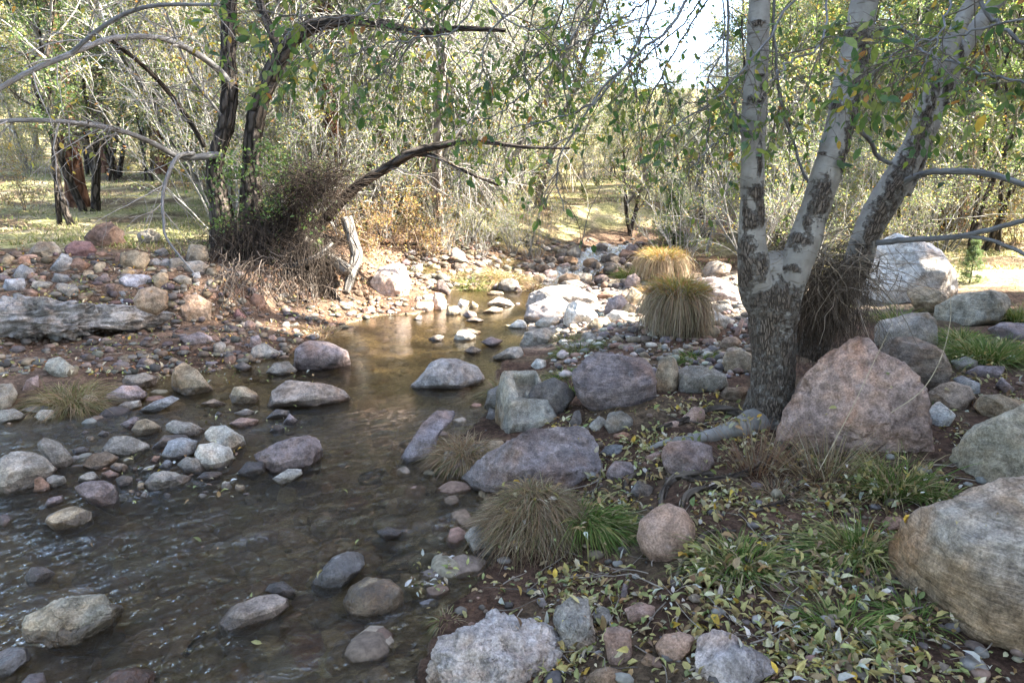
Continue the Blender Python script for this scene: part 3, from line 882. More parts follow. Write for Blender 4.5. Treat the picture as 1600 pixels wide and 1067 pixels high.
# sunlit gravel and the far pool
for nm, lab, c_, q, kw in (
    ('boulder', 'large lumpy grey boulder in the sun with a shaded grey side', (.33, .30, .27), '820,473 827,458 857,447 895,445 932,464 937,476 910,482 860,477 830,484', dict(wet=.02, crack=.4)),
    ('boulder', 'grey slab tilted toward the pool, in front of the lumpy boulder', (.29, .265, .255), '819,492 824,479 857,464 887,462 896,471 880,495 857,499 827,502', dict(wet=.02, e=.65, dt=-.05)),
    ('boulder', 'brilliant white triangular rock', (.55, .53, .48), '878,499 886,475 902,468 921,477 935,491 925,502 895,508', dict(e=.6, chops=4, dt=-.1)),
    ('cobble', 'tan oval loaf in front of the white triangular rock', 'tan', '916,508 929,496 951,495 959,505 944,513 925,514', {}),
    ('cobble', 'pale grey flat stone at the pool edge under the tilted slab', 'pale', '833,506 846,496 872,494 877,501 857,512', dict(tint=.85)),
    ('boulder', 'grey two step flat slab in grass at the pool edge', 'grey', '810,537 820,520 846,512 872,516 857,532 827,541', dict(e=.6, chops=4, amp=.05)),
    ('boulder', 'wet grey slab sliding into the pool', 'grey', '769,556 797,542 820,541 817,557 790,563', dict(e=.65, wet=.02)),
    ('cobble', 'small white rock beside the olive grass at the pool', 'white', '829,570 838,560 853,563 854,573 840,577', {}),
    ('cobble', 'reddish dark stone beside the cascade', 'red', '929,463 947,452 961,460 947,468', dict(tint=.8)),
    ('boulder', 'mauve rock with two knobs in front near the tussocks', (.31, .27, .27), '940,488 951,467 970,459 982,471 970,484 947,490', {}),
    ('cobble', 'smooth tan rock right beside the front tussock', 'tan', '976,465 989,449 1005,460 996,478', dict(tint=1.15)),
    ('cobble', 'white topped stone in front of the mauve rock', 'white', '944,495 959,484 983,488 977,500 959,504', dict(tint=.85)),
    ('cobble', 'knobbly brown stone right of the white topped one', 'tan', '971,482 980,473 993,478 994,489 982,491', {}),
    ('cobble', 'purple grey rock between cascade and rear tussock', 'purple', '974,444 980,432 992,427 1002,436 998,448 982,452', dict(tint=1.1)),
    ('boulder', 'long mauve bedrock slab beyond the front tussock', (.33, .285, .28), '1083,442 1085,432 1112,430 1150,447 1160,472 1116,471 1090,457', dict(band=.3, e=.65)),
    ('boulder', 'grey block above the mauve bedrock slab', 'grey', '1096,423 1106,410 1124,406 1143,415 1136,435 1101,432', {}),
    ('cobble', 'pale lumpy boulder between front tussock and trunk', 'pale', '1087,507 1097,488 1120,487 1149,501 1140,514 1105,510', dict(crack=.5, tint=1.05)),
    ('cobble', 'smooth tan egg below the pale lumpy boulder', 'tan', '1089,522 1094,509 1113,507 1128,514 1120,527', dict(tint=1.15, dt=-.1)),
    ('cobble', 'brown dark stone near the trunk on the gravel', 'brown', '1119,543 1131,527 1150,525 1159,535 1140,546', dict(tint=1.2)),
    ('cobble', 'pink upright shard beside the trunk', 'pink', '1142,525 1158,496 1163,501 1155,521', {}),
    ('cobble', 'red brown flat rock at the head of the cascade', 'red', '963,402 972,389 995,393 1002,400 985,404', dict(tint=1.1)),
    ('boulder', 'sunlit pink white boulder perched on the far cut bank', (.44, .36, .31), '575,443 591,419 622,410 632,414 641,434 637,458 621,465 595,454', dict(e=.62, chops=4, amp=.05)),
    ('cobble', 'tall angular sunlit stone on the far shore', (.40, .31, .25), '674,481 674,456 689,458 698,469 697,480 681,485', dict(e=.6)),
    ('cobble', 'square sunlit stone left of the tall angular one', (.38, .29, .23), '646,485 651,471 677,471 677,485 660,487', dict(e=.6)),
    ('cobble', 'speckled tan stone in front of the tall angular one', 'tan', '695,491 700,479 715,477 722,486 708,493', dict(tint=1.1)),
    ('cobble', 'cream stone in the sunlit row', 'white', '712,478 719,467 733,471 730,479', {}),
    ('cobble', 'small cream stone at the end of the sunlit row', 'tan', '732,480 738,470 748,477 745,482', dict(tint=1.3)),
    ('cobble', 'pair of sunlit lumps of stone out in the pool', 'pale', '759,474 779,464 797,469 805,476 782,480', dict(tint=1.1)),
    ('cobble', 'low sunlit stone in the shallows before the lumps', 'tan', '752,487 770,479 786,482 784,488 765,490', dict(tint=1.1, wet=.02)),
    ('cobble', 'blue grey rounded boulder high on the shaded far bank', (.30, .31, .32), '701,405 707,388 714,387 727,397 729,410', {}),
    ('cobble', 'dark smooth oval rock at the water edge of the shaded far bank', 'purple', '681,451 683,438 692,436 705,453 700,459', dict(tint=.8)),
    ('cobble', 'mauve rock at the dark end of the pool', 'purple', '792,450 795,440 806,438 817,452 806,456', {}),
    ('cobble', 'bluish rock beside the mauve one at the dark end of the pool', 'blue', '778,451 782,443 795,447 793,455', {}),
    ('cobble', 'flat tan stone in the dark end of the pool', 'tan', '760,459 768,454 788,456 786,462', dict(tint=.8, wet=.02)),
):
    kw = dict(kw)
    rock(nm, lab, c_, q, **kw)

# the cut bank
rock('boulder', 'long whitish undercut ledge of stone along the bank, dark hollow beneath', (.25, .24, .23), '-150,505 -150,470 0,482 11,469 37,467 71,466 105,476 157,477 210,479 255,484 277,490 286,503 270,516 225,517 169,514 112,525 67,529 34,527 0,526 -150,530', e=.6, chops=5, amp=.17, crack=1.0, ext=.0, deep=.62, level=6, z=.17, dt=-.05)
for nm, lab, c_, q, kw in (
    ('boulder', 'round tan boulder sitting on the end of the pale ledge', (.30, .23, .165), '208,468 218,452 240,447 262,456 262,475 244,483 214,476', dict(z=.50, chops=1)),
    ('boulder', 'round brown cracked boulder beside the tip of the pale ledge', (.235, .175, .13), '275,470 289,460 311,461 331,474 330,495 311,506 289,498', dict(crack=1., chops=2)),
    ('cobble', 'slate blue flat rock stacked on the round tan boulder', (.215, .215, .245), '184,437 199,428 232,430 239,439 214,450 188,450', dict(e=.65)),
    ('cobble', 'tan rock behind the slate blue flat one', 'tan', '236,432 250,425 262,427 267,452 250,456', {}),
    ('cobble', 'pale blue brick shaped rock beside the round tan boulder', (.34, .355, .37), '175,470 184,463 204,462 207,476 188,478', dict(e=.6)),
    ('cobble', 'long grey rock on top of the pale ledge', 'grey', '81,450 90,441 120,445 140,460 112,465', {}),
    ('cobble', 'bluish grey rock on the ledge near the picture edge', (.26, .27, .29), '3,450 8,436 38,434 42,449 23,455', {}),
    ('cobble', 'dark slate behind the long grey rock', 'blue', '79,440 84,426 105,430 125,443', dict(tint=.8)),
    ('boulder', 'large dark brown boulder on top of the bank by the sunny meadow', (.145, .10, .08), '129,370 150,351 173,346 195,361 198,379 176,386 146,382', dict(amp=.06)),
    ('boulder', 'deep red purple boulder in front of the dark brown one on the bank top', (.19, .115, .11), '98,387 116,376 143,378 153,391 131,403 105,397', dict(e=.65)),
    ('boulder', 'greenish grey boulder on the bank top beside the dark brown one', (.22, .20, .165), '213,366 233,357 251,366 249,382 218,378', {}),
    ('boulder', 'dull grey low boulder on the bank top near the picture edge', 'grey', '37,398 60,378 86,378 102,396 75,404', dict(tint=.85)),
    ('cobble', 'mossy grey stone at the bank top under the leafy tree', (.23, .20, .155), '288,405 296,381 323,384 327,404 308,412', {}),
    ('cobble', 'reddish stone half buried in the bank below the roots', 'red', '388,470 397,458 412,462 418,480 400,484', {}),
    ('cobble', 'sharp maroon stone low on the bank below the roots', (.21, .115, .10), '362,487 372,481 389,497 387,503 368,497', {}),
    ('cobble', 'reddish brown stone just above the round cracked boulder', 'red', '314,462 322,453 338,455 343,466 330,472', {}),
    ('cobble', 'mauve flat topped rock at the shore below the ledge tip', 'purple', '279,528 311,518 334,528 330,540 300,541', dict(tint=1.25, e=.65)),
    ('cobble', 'purple grey flat topped rock at the shore beside a driftwood stick', 'grey', '386,562 394,543 413,535 443,552 440,562', dict(e=.65, wet=.02)),
    ('cobble', 'mauve upright stone behind the flat topped rock at the shore', 'purple', '388,545 392,526 405,523 410,537', dict(tint=1.2)),
    ('cobble', 'dark small rock in the still backwater', 'dark', '364,572 379,565 395,573 383,581', dict(wet=.04, tint=1.2)),
    ('cobble', 'grey brown rock in the backwater against the purple blocky boulder', 'grey', '414,580 428,567 450,564 466,578 443,587', dict(tint=.85, wet=.02)),
    ('cobble', 'dark round stone wedged against the purple blocky boulder', 'dark', '457,570 466,559 480,564 478,574 465,578', dict(tint=1.3)),
    ('boulder', 'smooth tan boulder cut by the picture edge beside the olive grass tuft', (.29, .25, .195), '-30,625 0,599 19,599 28,614 20,632 0,641', dict(chops=1)),
    ('cobble', 'pale flat stone at the picture edge in the shallows', 'pale', '-14,655 0,640 23,638 43,649 30,660 0,661', dict(tint=.8, wet=.02)),
    ('cobble', 'small white stone in the shallows before the olive grass tuft', 'white', '53,650 62,640 82,640 89,651 68,657', dict(tint=.85)),
    ('cobble', 'pale round stone behind the olive grass tuft', (.31, .305, .26), '67,574 75,561 94,557 121,577 100,592', {}),
    ('cobble', 'tan stone at the end of the olive grass tuft', 'tan', '125,630 131,617 150,617 160,630 145,636', dict(tint=.85)),
    ('cobble', 'bluish purple flat stone in front of the olive grass tuft', 'blue', '30,640 56,632 98,637 70,645', dict(tint=.85)),
    ('cobble', 'mauve stone half hidden by the olive grass tuft', 'purple', '34,607 41,594 60,585 62,605 45,612', dict(tint=1.15)),
):
    kw = dict(kw)
    rock(nm, lab, c_, q, **kw)

# looser stones, each its own, that carry no marks of their own
def zone(box, n, wr, cols, label, group, wet=0.0, asp=(0.5, 0.8), poly=None, tints=(.8, 1.2)):
    rng = np.random.RandomState(int(box[0] * 3 + box[1]) % 9999)
    done = 0
    tries = 0
    while done < n and tries < n * 60:
        tries += 1
        u, v = rng.uniform(box[0], box[2]), rng.uniform(box[1], box[3])
        w = wr[0] + (wr[1] - wr[0]) * rng.rand() ** 1.8
        if poly is not None:
            ins = False
            for i in range(len(poly)):
                a, b = poly[i], poly[(i + 1) % len(poly)]
                if (a[1] > v) != (b[1] > v) and u < a[0] + (v - a[1]) / (b[1] - a[1]) * (b[0] - a[0]):
                    ins = not ins
            if not ins:
                continue
        h = w * rng.uniform(*asp)
        bad = False
        for a in ROCK_BOXES:
            ox = min(u + w / 2, a[2]) - max(u - w / 2, a[0])
            oy = min(v, a[3]) - max(v - h, a[1])
            if ox > .35 * min(w, a[2] - a[0]) and oy > .35 * min(h, a[3] - a[1]):
                bad = True
                break
        if bad:
            continue
        m = rng.randint(7, 11)
        th = np.sort(rng.uniform(0, 2 * math.pi, m) * .35 + np.linspace(0, 2 * math.pi, m, endpoint=False))
        rr = rng.uniform(.82, 1.1, m)
        P = np.c_[u + w / 2 * rr * np.cos(th), v - h / 2 + h / 2 * rr * np.sin(th)]
        rock('cobble', label, cols[rng.randint(len(cols))], P, group=group, wet=wet, e=rng.uniform(.6, .85), chops=rng.randint(1, 4),
             crack=.4 * (rng.rand() < .3), band=.5 * (rng.rand() < .25), seed=int(rng.randint(1e6)), tint=rng.uniform(*tints))
        done += 1
zone((0, 398, 340, 470), 32, (16, 54), ['grey', 'blue', 'red', 'purple', 'tan', 'grey'], 'loose angular stone among many on the bank above the pale ledge', 'stones on the bank above the ledge')
zone((330, 440, 590, 545), 30, (10, 34), ['red', 'red', 'pink', 'brown', 'grey'], 'reddish stone among many in the earth below the roots of the cut bank', 'stones in the earth below the roots', poly=px('330,460 420,440 600,450 600,485 500,520 400,550 330,535'))
zone((140, 525, 380, 582), 20, (10, 26), ['grey', 'blue', 'red', 'brown', 'purple'], 'small stone among many on the dark shore below the pale ledge', 'stones on the shore below the ledge')
zone((635, 388, 860, 456), 34, (11, 28), ['grey', 'dark', 'purple', 'blue'], 'grey stone among many on the shaded far bank', 'stones on the shaded far bank', tints=(.7, 1.1))
zone((862, 385, 985, 450), 20, (12, 36), ['purple', 'grey', 'dark', 'blue', 'tan', 'brown'], 'wet stone among many in the white cascade', 'stones of the cascade', wet=.0)
zone((560, 455, 700, 492), 12, (10, 24), ['tan', 'pink', 'pale', 'red'], 'sunlit stone among many on the far cut bank', 'sunlit stones of the far bank')
zone((880, 440, 1150, 575), 46, (12, 34), ['pale', 'grey', 'tan', 'pink', 'purple', 'grey'], 'stone among many on the sunlit gravel around the tussocks', 'stones of the sunlit gravel', asp=(.4, .7))
zone((120, 680, 400, 780), 16, (10, 24), ['purple', 'grey', 'brown', 'dark', 'tan'], 'small filler stone wedged among the bigger ones of the gravel bar', 'filler stones of the gravel bar', wet=.02)
zone((920, 600, 1200, 780), 10, (14, 30), ['grey', 'purple', 'pink', 'brown'], 'small stone among the leaf drift near the roots', 'stones in the leaf drift')

rngC = np.random.RandomState(12)
for k in range(46):
    t_ = rngC.uniform(0, 3.4)
    i_ = int(t_)
    c_ = UPL[i_] * (1 - t_ + i_) + UPL[i_ + 1] * (t_ - i_)
    zc_ = UPZ[i_] * (1 - t_ + i_) + UPZ[i_ + 1] * (t_ - i_)
    off = rngC.uniform(.12, .75) * rngC.choice([-1, 1])
    P_ = np.array([c_[0] + off * .9, c_[1] - off * .4 + rngC.normal() * .1, max(zc_, 0)])
    u_, v_ = proj(P_)
    w_ = rngC.uniform(.14, .42) * FPX / P_[1]
    h_ = w_ * rngC.uniform(.45, .7)
    th_ = np.linspace(0, 2 * math.pi, 9, endpoint=False)
    rr_ = rngC.uniform(.82, 1.1, 9)
    rock('cobble', 'dark wet stone among many splitting the white cascade', ['dark', 'purple', 'brown', 'grey', 'dark'][rngC.randint(5)], np.c_[u_ + w_ / 2 * rr_ * np.cos(th_), v_ - h_ * .4 + h_ / 2 * rr_ * np.sin(th_)],
         group='stones splitting the cascade', chops=3, z=max(zc_, 0) + .01, seed=k + 900, tint=rngC.uniform(.8, 1.2))
# ---------------------------------------------------------------- tubes, twigs, leaves
def tubes(lines):
    """lines: (points, radii, sides) -> vertices, quads, unrolled bark coordinates, line number per vertex"""
    Vs, Fs, Ts, Ls, n0 = [], [], [], [], 0
    ks = {}
    for li, (P, rad, k) in enumerate(lines):
        P = np.asarray(P, float)
        n = len(P)
        T = np.empty_like(P)
        T[1:-1] = P[2:] - P[:-2]
        T[0], T[-1] = P[1] - P[0], P[-1] - P[-2]
        T /= np.linalg.norm(T, axis=1)[:, None] + 1e-12
        ref = np.array([0.31, 0.87, 0.13]) if abs(T[:, 2]).mean() > .5 else np.array([0.13, 0.21, 0.95])
        A = np.cross(T, ref)
        A /= np.linalg.norm(A, axis=1)[:, None] + 1e-12
        B = np.cross(T, A)
        if k not in ks:
            a = np.arange(k) * 2 * math.pi / k
            ks[k] = np.cos(a), np.sin(a)
        ca, sa = ks[k]
        r = np.asarray(rad, float)
        if r.ndim == 1:
            r = r[:, None]
        V = P[:, None] + r[..., None] * (ca[:, None] * A[:, None] + sa[:, None] * B[:, None])
        Vs.append(V.reshape(-1, 3))
        al = np.r_[0, np.cumsum(np.linalg.norm(np.diff(P, axis=0), axis=1))]
        rm = r.mean()
        Ts.append(np.stack([np.broadcast_to(ca * rm, (n, k)), np.broadcast_to(sa * rm, (n, k)), np.broadcast_to(al[:, None] + li * .37, (n, k))], -1).reshape(-1, 3))
        i = np.arange(n - 1)[:, None] * k + np.arange(k)[None]
        j = np.arange(n - 1)[:, None] * k + (np.arange(k) + 1)[None] % k
        Fs.append((np.stack([i, j, j + k, i + k], -1)).reshape(-1, 4) + n0)
        Ls.append(np.full(n * k, li))
        n0 += n * k
    return np.vstack(Vs), np.vstack(Fs), np.vstack(Ts), np.concatenate(Ls)

def unit(a):
    return a / (np.linalg.norm(a, axis=-1, keepdims=True) + 1e-9)

def curve(P, n):
    """smooth line through control points (Catmull-Rom), works on any columns"""
    P = np.asarray(P, float)
    m = len(P)
    Q = np.vstack([2 * P[0] - P[1], P, 2 * P[-1] - P[-2]])
    t = np.linspace(0, m - 1 - 1e-6, n)
    k = t.astype(int)
    f = (t - k)[:, None]
    a, b, c, d = Q[k], Q[k + 1], Q[k + 2], Q[k + 3]
    return .5 * (2 * b + (c - a) * f + (2 * a - 5 * b + 4 * c - d) * f ** 2 + (3 * b - a - 3 * c + d) * f ** 3)

def shoot(rng, p, d, L, r0, r1, n, wob, grav):
    P = [np.array(p, float)]
    d = unit(np.array(d, float))
    s = L / n
    for _ in range(n):
        d = unit(d + wob * rng.normal(size=3) + np.array([0, 0, grav]))
        P.append(P[-1] + d * s)
    return np.array(P), np.linspace(r0, r1, n + 1)

def grow(rng, P, rad, cfg, lev, out, tips):
    """cfg per level: (children, start, angle, length, wobble, gravity, segments, sides)"""
    out.append((P, rad, cfg[lev - 1][7] if lev else cfg[0][7]))
    if lev >= len(cfg):
        m = len(P)
        for k in range(1, m):
            tips.append(np.r_[P[k], unit(P[k] - P[k - 1])])
        return
    nch, st, ang, ln, wob, grav, seg, sides = cfg[lev]
    nch = int(rng.poisson(nch)) if nch > 3 else int(nch)
    L = np.linalg.norm(np.diff(P, axis=0), axis=1).sum()
    for _ in range(nch):
        t = st + (1 - st) * rng.rand() ** .8
        k = min(int(t * (len(P) - 1)), len(P) - 2)
        f = t * (len(P) - 1) - k
        p = P[k] * (1 - f) + P[k + 1] * f
        d = unit(P[k + 1] - P[k])
        q = unit(np.cross(d, rng.normal(size=3)))
        a = ang * rng.uniform(.7, 1.3)
        r0 = min(rad[k] * .75, ln[2])
        l = rng.uniform(ln[0], ln[1]) * (1.15 - .6 * t)
        Q, rr = shoot(rng, p, d * math.cos(a) + q * math.sin(a), l, r0, max(r0 * .25, ln[3]), seg, wob, grav)
        grow(rng, Q, rr, cfg, lev + 1, out, tips)

LEAF8 = np.array([[0, 0, 0], [.3, .22, .03], [.3, 0, -.02], [.3, -.22, .03], [.66, .19, .0], [.66, 0, -.05], [.66, -.19, .0], [1, 0, -.14]])
LEAF8F = (np.array([[0, 2, 1], [0, 3, 2], [4, 5, 7], [5, 6, 7]]), np.array([[1, 2, 5, 4], [2, 3, 6, 5]]))
LEAF4 = np.array([[0, 0, 0], [.45, .27, .05], [1, 0, -.06], [.45, -.27, .05]])
LEAF4F = (np.array([[0, 3, 2], [0, 2, 1]]),)

def leaf_mesh(rng, pos, axis, nrm, size, cols, tmpl=LEAF8, faces=LEAF8F, curl=1.0):
    n = len(pos)
    x = unit(axis)
    z = unit(nrm - (nrm * x).sum(1)[:, None] * x)
    y = np.cross(z, x)
    T = tmpl[None].repeat(n, 0).copy()
    T[:, :, 2] *= (curl * rng.uniform(.2, 2.4, n))[:, None]
    T[:, :, 1] *= rng.uniform(.8, 1.2, n)[:, None]
    V = pos[:, None] + size[:, None, None] * (T[..., [0]] * x[:, None] + T[..., [1]] * y[:, None] + T[..., [2]] * z[:, None])
    m = len(tmpl)
    off = (np.arange(n) * m)[:, None, None]
    F = [(f[None] + off).reshape(-1, f.shape[1]) for f in faces]
    return V.reshape(-1, 3), F, np.repeat(cols, m, 0)

def pick(rng, n, pal, jit=.18):
    c = np.array([p[0] for p in pal])
    w = np.array([p[1] for p in pal], float)
    k = rng.choice(len(pal), n, p=w / w.sum())
    return np.clip(c[k] * rng.uniform(1 - jit, 1 + jit, (n, 1)) * rng.uniform(.93, 1.07, (n, 3)), 0, 1)

def hang(rng, n, d, droop=.5, spread=.8):
    ax = unit(d * .6 + rng.normal(size=(n, 3)) * spread + np.array([0, 0, -droop]))
    return ax, unit(rng.normal(size=(n, 3)) + np.array([0, 0, 1.0]))

def merge(parts):
    V, F, C, n = [], {}, [], 0
    for v, fs, c in parts:
        for f in (fs if isinstance(fs, list) else [fs]):
            F.setdefault(f.shape[1], []).append(f + n)
        V.append(v); C.append(c); n += len(v)
    return np.vstack(V), [np.vstack(f) for f in F.values()], np.vstack(C)

def needle_mesh(rng, pos, d, ln, w, cols, per):
    n = len(pos) * per
    p = np.repeat(pos, per, 0)
    a = unit(np.repeat(d, per, 0) * .8 + rng.normal(size=(n, 3)) * .75)
    s = unit(np.cross(a, rng.normal(size=(n, 3)))) * w
    L = ln * rng.uniform(.6, 1.2, (n, 1))
    V = np.stack([p - s, p + s, p + a * L], 1).reshape(-1, 3)
    F = np.arange(n * 3).reshape(n, 3)
    return V, F, np.repeat(np.repeat(cols, per, 0), 3, 0)

GREEN = [((.075, .13, .035), 4), ((.10, .16, .04), 3), ((.06, .11, .04), 2), ((.16, .18, .04), 1)]
YELLOW = [((.42, .30, .05), 4), ((.34, .30, .06), 3), ((.20, .22, .05), 2), ((.45, .22, .05), 1)]
OLIVE = [((.17, .19, .06), 4), ((.11, .14, .05), 3), ((.28, .25, .07), 2), ((.22, .17, .08), 1)]
ORANGE = [((.42, .19, .05), 4), ((.30, .11, .05), 2), ((.45, .30, .08), 3), ((.20, .16, .06), 1)]
LITTER = [((.36, .31, .14), 5), ((.27, .26, .10), 5), ((.17, .19, .07), 3), ((.42, .36, .24), 3), ((.30, .19, .09), 3), ((.48, .45, .38), 1.5), ((.16, .10, .06), 2), ((.45, .29, .05), 1)]

def wood_obj(name, lines, col, parent=None, mat=None, jit=.15, seed=1):
    V, F, T, L = tubes(lines)
    r = np.random.RandomState(seed)
    c = np.array(col)[None] * r.uniform(1 - jit, 1 + jit, (len(lines), 1))
    return mesh(name, V, F, mat or M_TWIG, parent, col=c[L], attrs={'bark': T})

# ---------------------------------------------------------------- bark
def mat_white_bark():
    t = NT('white_bark')
    b = t.attr('bark', 'GEOMETRY', 'Vector')
    mp = t.n('Mapping')
    mp.inputs['Scale'].default_value = (9, 9, 75)
    t.l(b, mp.inputs[0])
    c = t.ramp(t.noise(b, 7, 5, 0.6), [(0.3, (.17, .152, .128)), (0.55, (.275, .252, .22)), (0.8, (.35, .328, .29))])
    c = t.mix(t.ramp(t.noise(b, 45, 4, 0.6), [(.45, 0.0), (.7, .35)]), c, (.17, .14, .11))
    len_ = t.noise(mp.outputs[0], 1.0, 3, 0.6)
    c = t.mix(t.ramp(len_, [(.60, 0.0), (.68, .85)]), c, (.12, .10, .082))
    mp2 = t.n('Mapping')
    mp2.inputs['Scale'].default_value = (26, 26, 6)
    t.l(b, mp2.inputs[0])
    crk = t.n('TexVoronoi', feature='DISTANCE_TO_EDGE')
    crk.inputs['Scale'].default_value = 4.5
    wrp = t.n('TexNoise')
    wrp.inputs['Scale'].default_value = 3
    t.l(mp2.outputs[0], wrp.inputs['Vector'])
    t.l(t.mix(.35, mp2.outputs[0], wrp.outputs['Color']), crk.inputs['Vector'])
    plate = t.ramp(crk.outputs['Distance'], [(0, 0.0), (.16, 1.0)])
    dark = t.ramp(t.noise(b, 38, 5, 0.7), [(.3, (.075, .058, .046)), (.6, (.145, .115, .09)), (.8, (.21, .175, .14))])
    dark = t.mix(1.0, dark, t.ramp(plate, [(0, .35), (1, 1.2)]), 'MULTIPLY')
    sc = t.attr('scar', 'GEOMETRY', 'Fac')
    sc = t.math('ADD', sc, t.math('MULTIPLY', t.math('SUBTRACT', t.noise(b, 26, 6, 0.75), .5), 2.3))
    m = t.ramp(sc, [(.42, 0.0), (.72, 1.0)])
    c = t.mix(m, c, dark)
    h = t.math('ADD', t.math('MULTIPLY', m, t.math('ADD', t.math('MULTIPLY', plate, .8), .3)), t.math('MULTIPLY', len_, -.12))
    return t.base(c, .8, .12, t.bump(h, .9, .014))
M_WHITE_BARK = mat_white_bark()

def mat_bark(name, lo, hi, sc=(14, 14, 3.5)):
    t = NT(name)
    b = t.attr('bark', 'GEOMETRY', 'Vector')
    mp = t.n('Mapping')
    mp.inputs['Scale'].default_value = sc
    t.l(b, mp.inputs[0])
    n = t.noise(mp.outputs[0], 1.6, 6, 0.7, 0.6)
    v = t.n('TexVoronoi', feature='DISTANCE_TO_EDGE')
    v.inputs['Scale'].default_value = 1.3
    wrp = t.n('TexNoise')
    wrp.inputs['Scale'].default_value = 1.5
    t.l(mp.outputs[0], wrp.inputs['Vector'])
    t.l(t.mix(.3, mp.outputs[0], wrp.outputs['Color']), v.inputs['Vector'])
    p = t.ramp(v.outputs['Distance'], [(0, 0.0), (.2, 1.0)])
    c = t.mix(t.math('MULTIPLY', p, t.ramp(n, [(.3, .3), (.7, 1.0)])), lo, hi)
    return t.base(c, .9, .06, t.bump(t.math('ADD', p, n), 1.0, .03))
M_DARK_BARK = mat_bark('dark_bark', (.022, .019, .016), (.13, .108, .09))
M_RED_BARK = mat_bark('red_bark', (.06, .03, .02), (.25, .135, .088), (9, 9, 2.2))
M_GREY_BARK = mat_bark('grey_bark', (.10, .09, .08), (.36, .33, .29))

def mat_smooth_bark():
    t = NT('smooth_bark')
    b = t.attr('bark', 'GEOMETRY', 'Vector')
    mp = t.n('Mapping')
    mp.inputs['Scale'].default_value = (60, 60, 9)
    t.l(b, mp.inputs[0])
    n = t.noise(mp.outputs[0], 1.0, 5, 0.6)
    c = t.ramp(n, [(.3, (.08, .075, .07)), (.55, (.17, .165, .16)), (.75, (.26, .255, .245))])
    c = t.mix(t.ramp(t.noise(b, 12, 4, .6), [(.5, 0.0), (.65, .6)]), c, (.13, .115, .10))
    return t.base(c, .8, .12, t.bump(n, .5, .006))
M_SMOOTH_BARK = mat_smooth_bark()
M_ROOT = mat_bark('root_bark', (.055, .042, .032), (.21, .165, .125), (22, 22, 6))

# ---------------------------------------------------------------- the white-barked tree between the boulders
def pxline(s, n):
    """'u,v,Y,halfwidth_px' control points -> smooth points in the place and radii in metres"""
    a = px(s)
    P = np.array([aty(u, v, y) for u, v, y, _ in a])
    r = np.array([w * ((p - CAM) @ FW) / FPX for p, (_, _, _, w) in zip(P, a)])
    q = curve(np.c_[P, r], n)
    return q[:, :3], np.clip(q[:, 3], .0015, None)

def ground_line(s, n):
    a = px(s)
    P = np.array([hit(u, v) for u, v, _, _ in a])
    r = np.array([w * ((p - CAM) @ FW) / FPX for p, w in zip(P, a[:, 3])])
    r *= .72
    P[1:, 2] += r[1:] * .30
    P[-1, 2] -= r[-1] * 1.5
    q = curve(np.c_[P, r], n)
    return q[:, :3], np.clip(q[:, 3], .0015, None)

def bark_tube(name, s, n, k, parent, scars=(), seed=0, base_dark=None, lump=.06, extra=0.0):
    P, r = ground_line(s, n) if name == 'root' else pxline(s, n)
    r = r * (.92 if name != 'root' else 1)
    rng = np.random.RandomState(seed)
    ang = np.linspace(0, 2 * math.pi, k, endpoint=False)
    al = np.r_[0, np.cumsum(np.linalg.norm(np.diff(P, axis=0), axis=1))]
    q = np.stack([np.broadcast_to(np.cos(ang) * 1.2, (n, k)), np.broadcast_to(np.sin(ang) * 1.2, (n, k)), np.broadcast_to(al[:, None] * 7, (n, k))], -1).reshape(-1, 3)
    rr = r[:, None] * (1 + lump * fbm(q + seed * 3, 3).reshape(n, k))
    V, F, T, L = tubes([(P, rr, k)])
    u, v = proj(V)
    sc = .18 * fbm(q * np.array([1, 1, .5]) + 40 + seed, 2) + extra
    for (a, b, ra, rb) in scars:                       # old wounds of dark bark, on the side that faces the creek path
        g = np.sqrt(((u - a) / ra) ** 2 + ((v - b) / rb) ** 2)
        sc = np.maximum(sc, 1.05 - .55 * g)
    if base_dark is not None:
        sc = np.maximum(sc, base_dark(V))
    if name == 'root' and extra > .1:
        return mesh(name, V, F, M_ROOT, parent, attrs={'bark': T})
    V = V + (sstep(.4, .7, sc) * .006)[:, None] * unit(V - np.repeat(P, k, 0))
    return mesh(name, V, F, M_WHITE_BARK, parent, attrs={'bark': T, 'scar': np.clip(sc, -1, 2)})

tree_pos = hit(1207, 655)
YT = tree_pos[1]
fg = empty('alder_tree', tree_pos, 'big white barked tree with several trunks and dark bark scars, rising behind the pink boulder', 'tree')
def fgkid(o):
    o.parent = fg
    o.matrix_parent_inverse = fg.matrix_world.inverted()
    return o
bpy.context.view_layer.update()
def Yo(d):
    return '%.2f' % (YT + d)
def L4(s):
    """'u,v,dy,w' -> absolute Y"""
    return ' '.join('%s,%s,%.3f,%s' % (a, b, YT + float(c), d) for a, b, c, d in (x.split(',') for x in s.split()))
low = lambda V: .95 * sstep(.75, .35, V[:, 2]) * (fbm(V * 5, 2) * .5 + .75)
SB = lambda V: .62 * sstep(1.16, .94, V[:, 2]) + .10 * fbm(V * 6, 2)
fgkid(bark_tube('trunk', L4('1200,690,0,62 1203,655,0,46 1205,620,0,36 1208,575,0,33 1208,530,0,35 1209,490,0,40 1208,455,0,44 1206,420,.02,40 1204,395,.04,24'), 120, 56, None,
                [(1200, 520, 22, 62), (1212, 470, 45, 34), (1230, 560, 12, 40), (1205, 640, 40, 26)], 1, lambda V: .70 * sstep(1.22, .92, V[:, 2]) + .12 * fbm(V * 6, 2), .11))
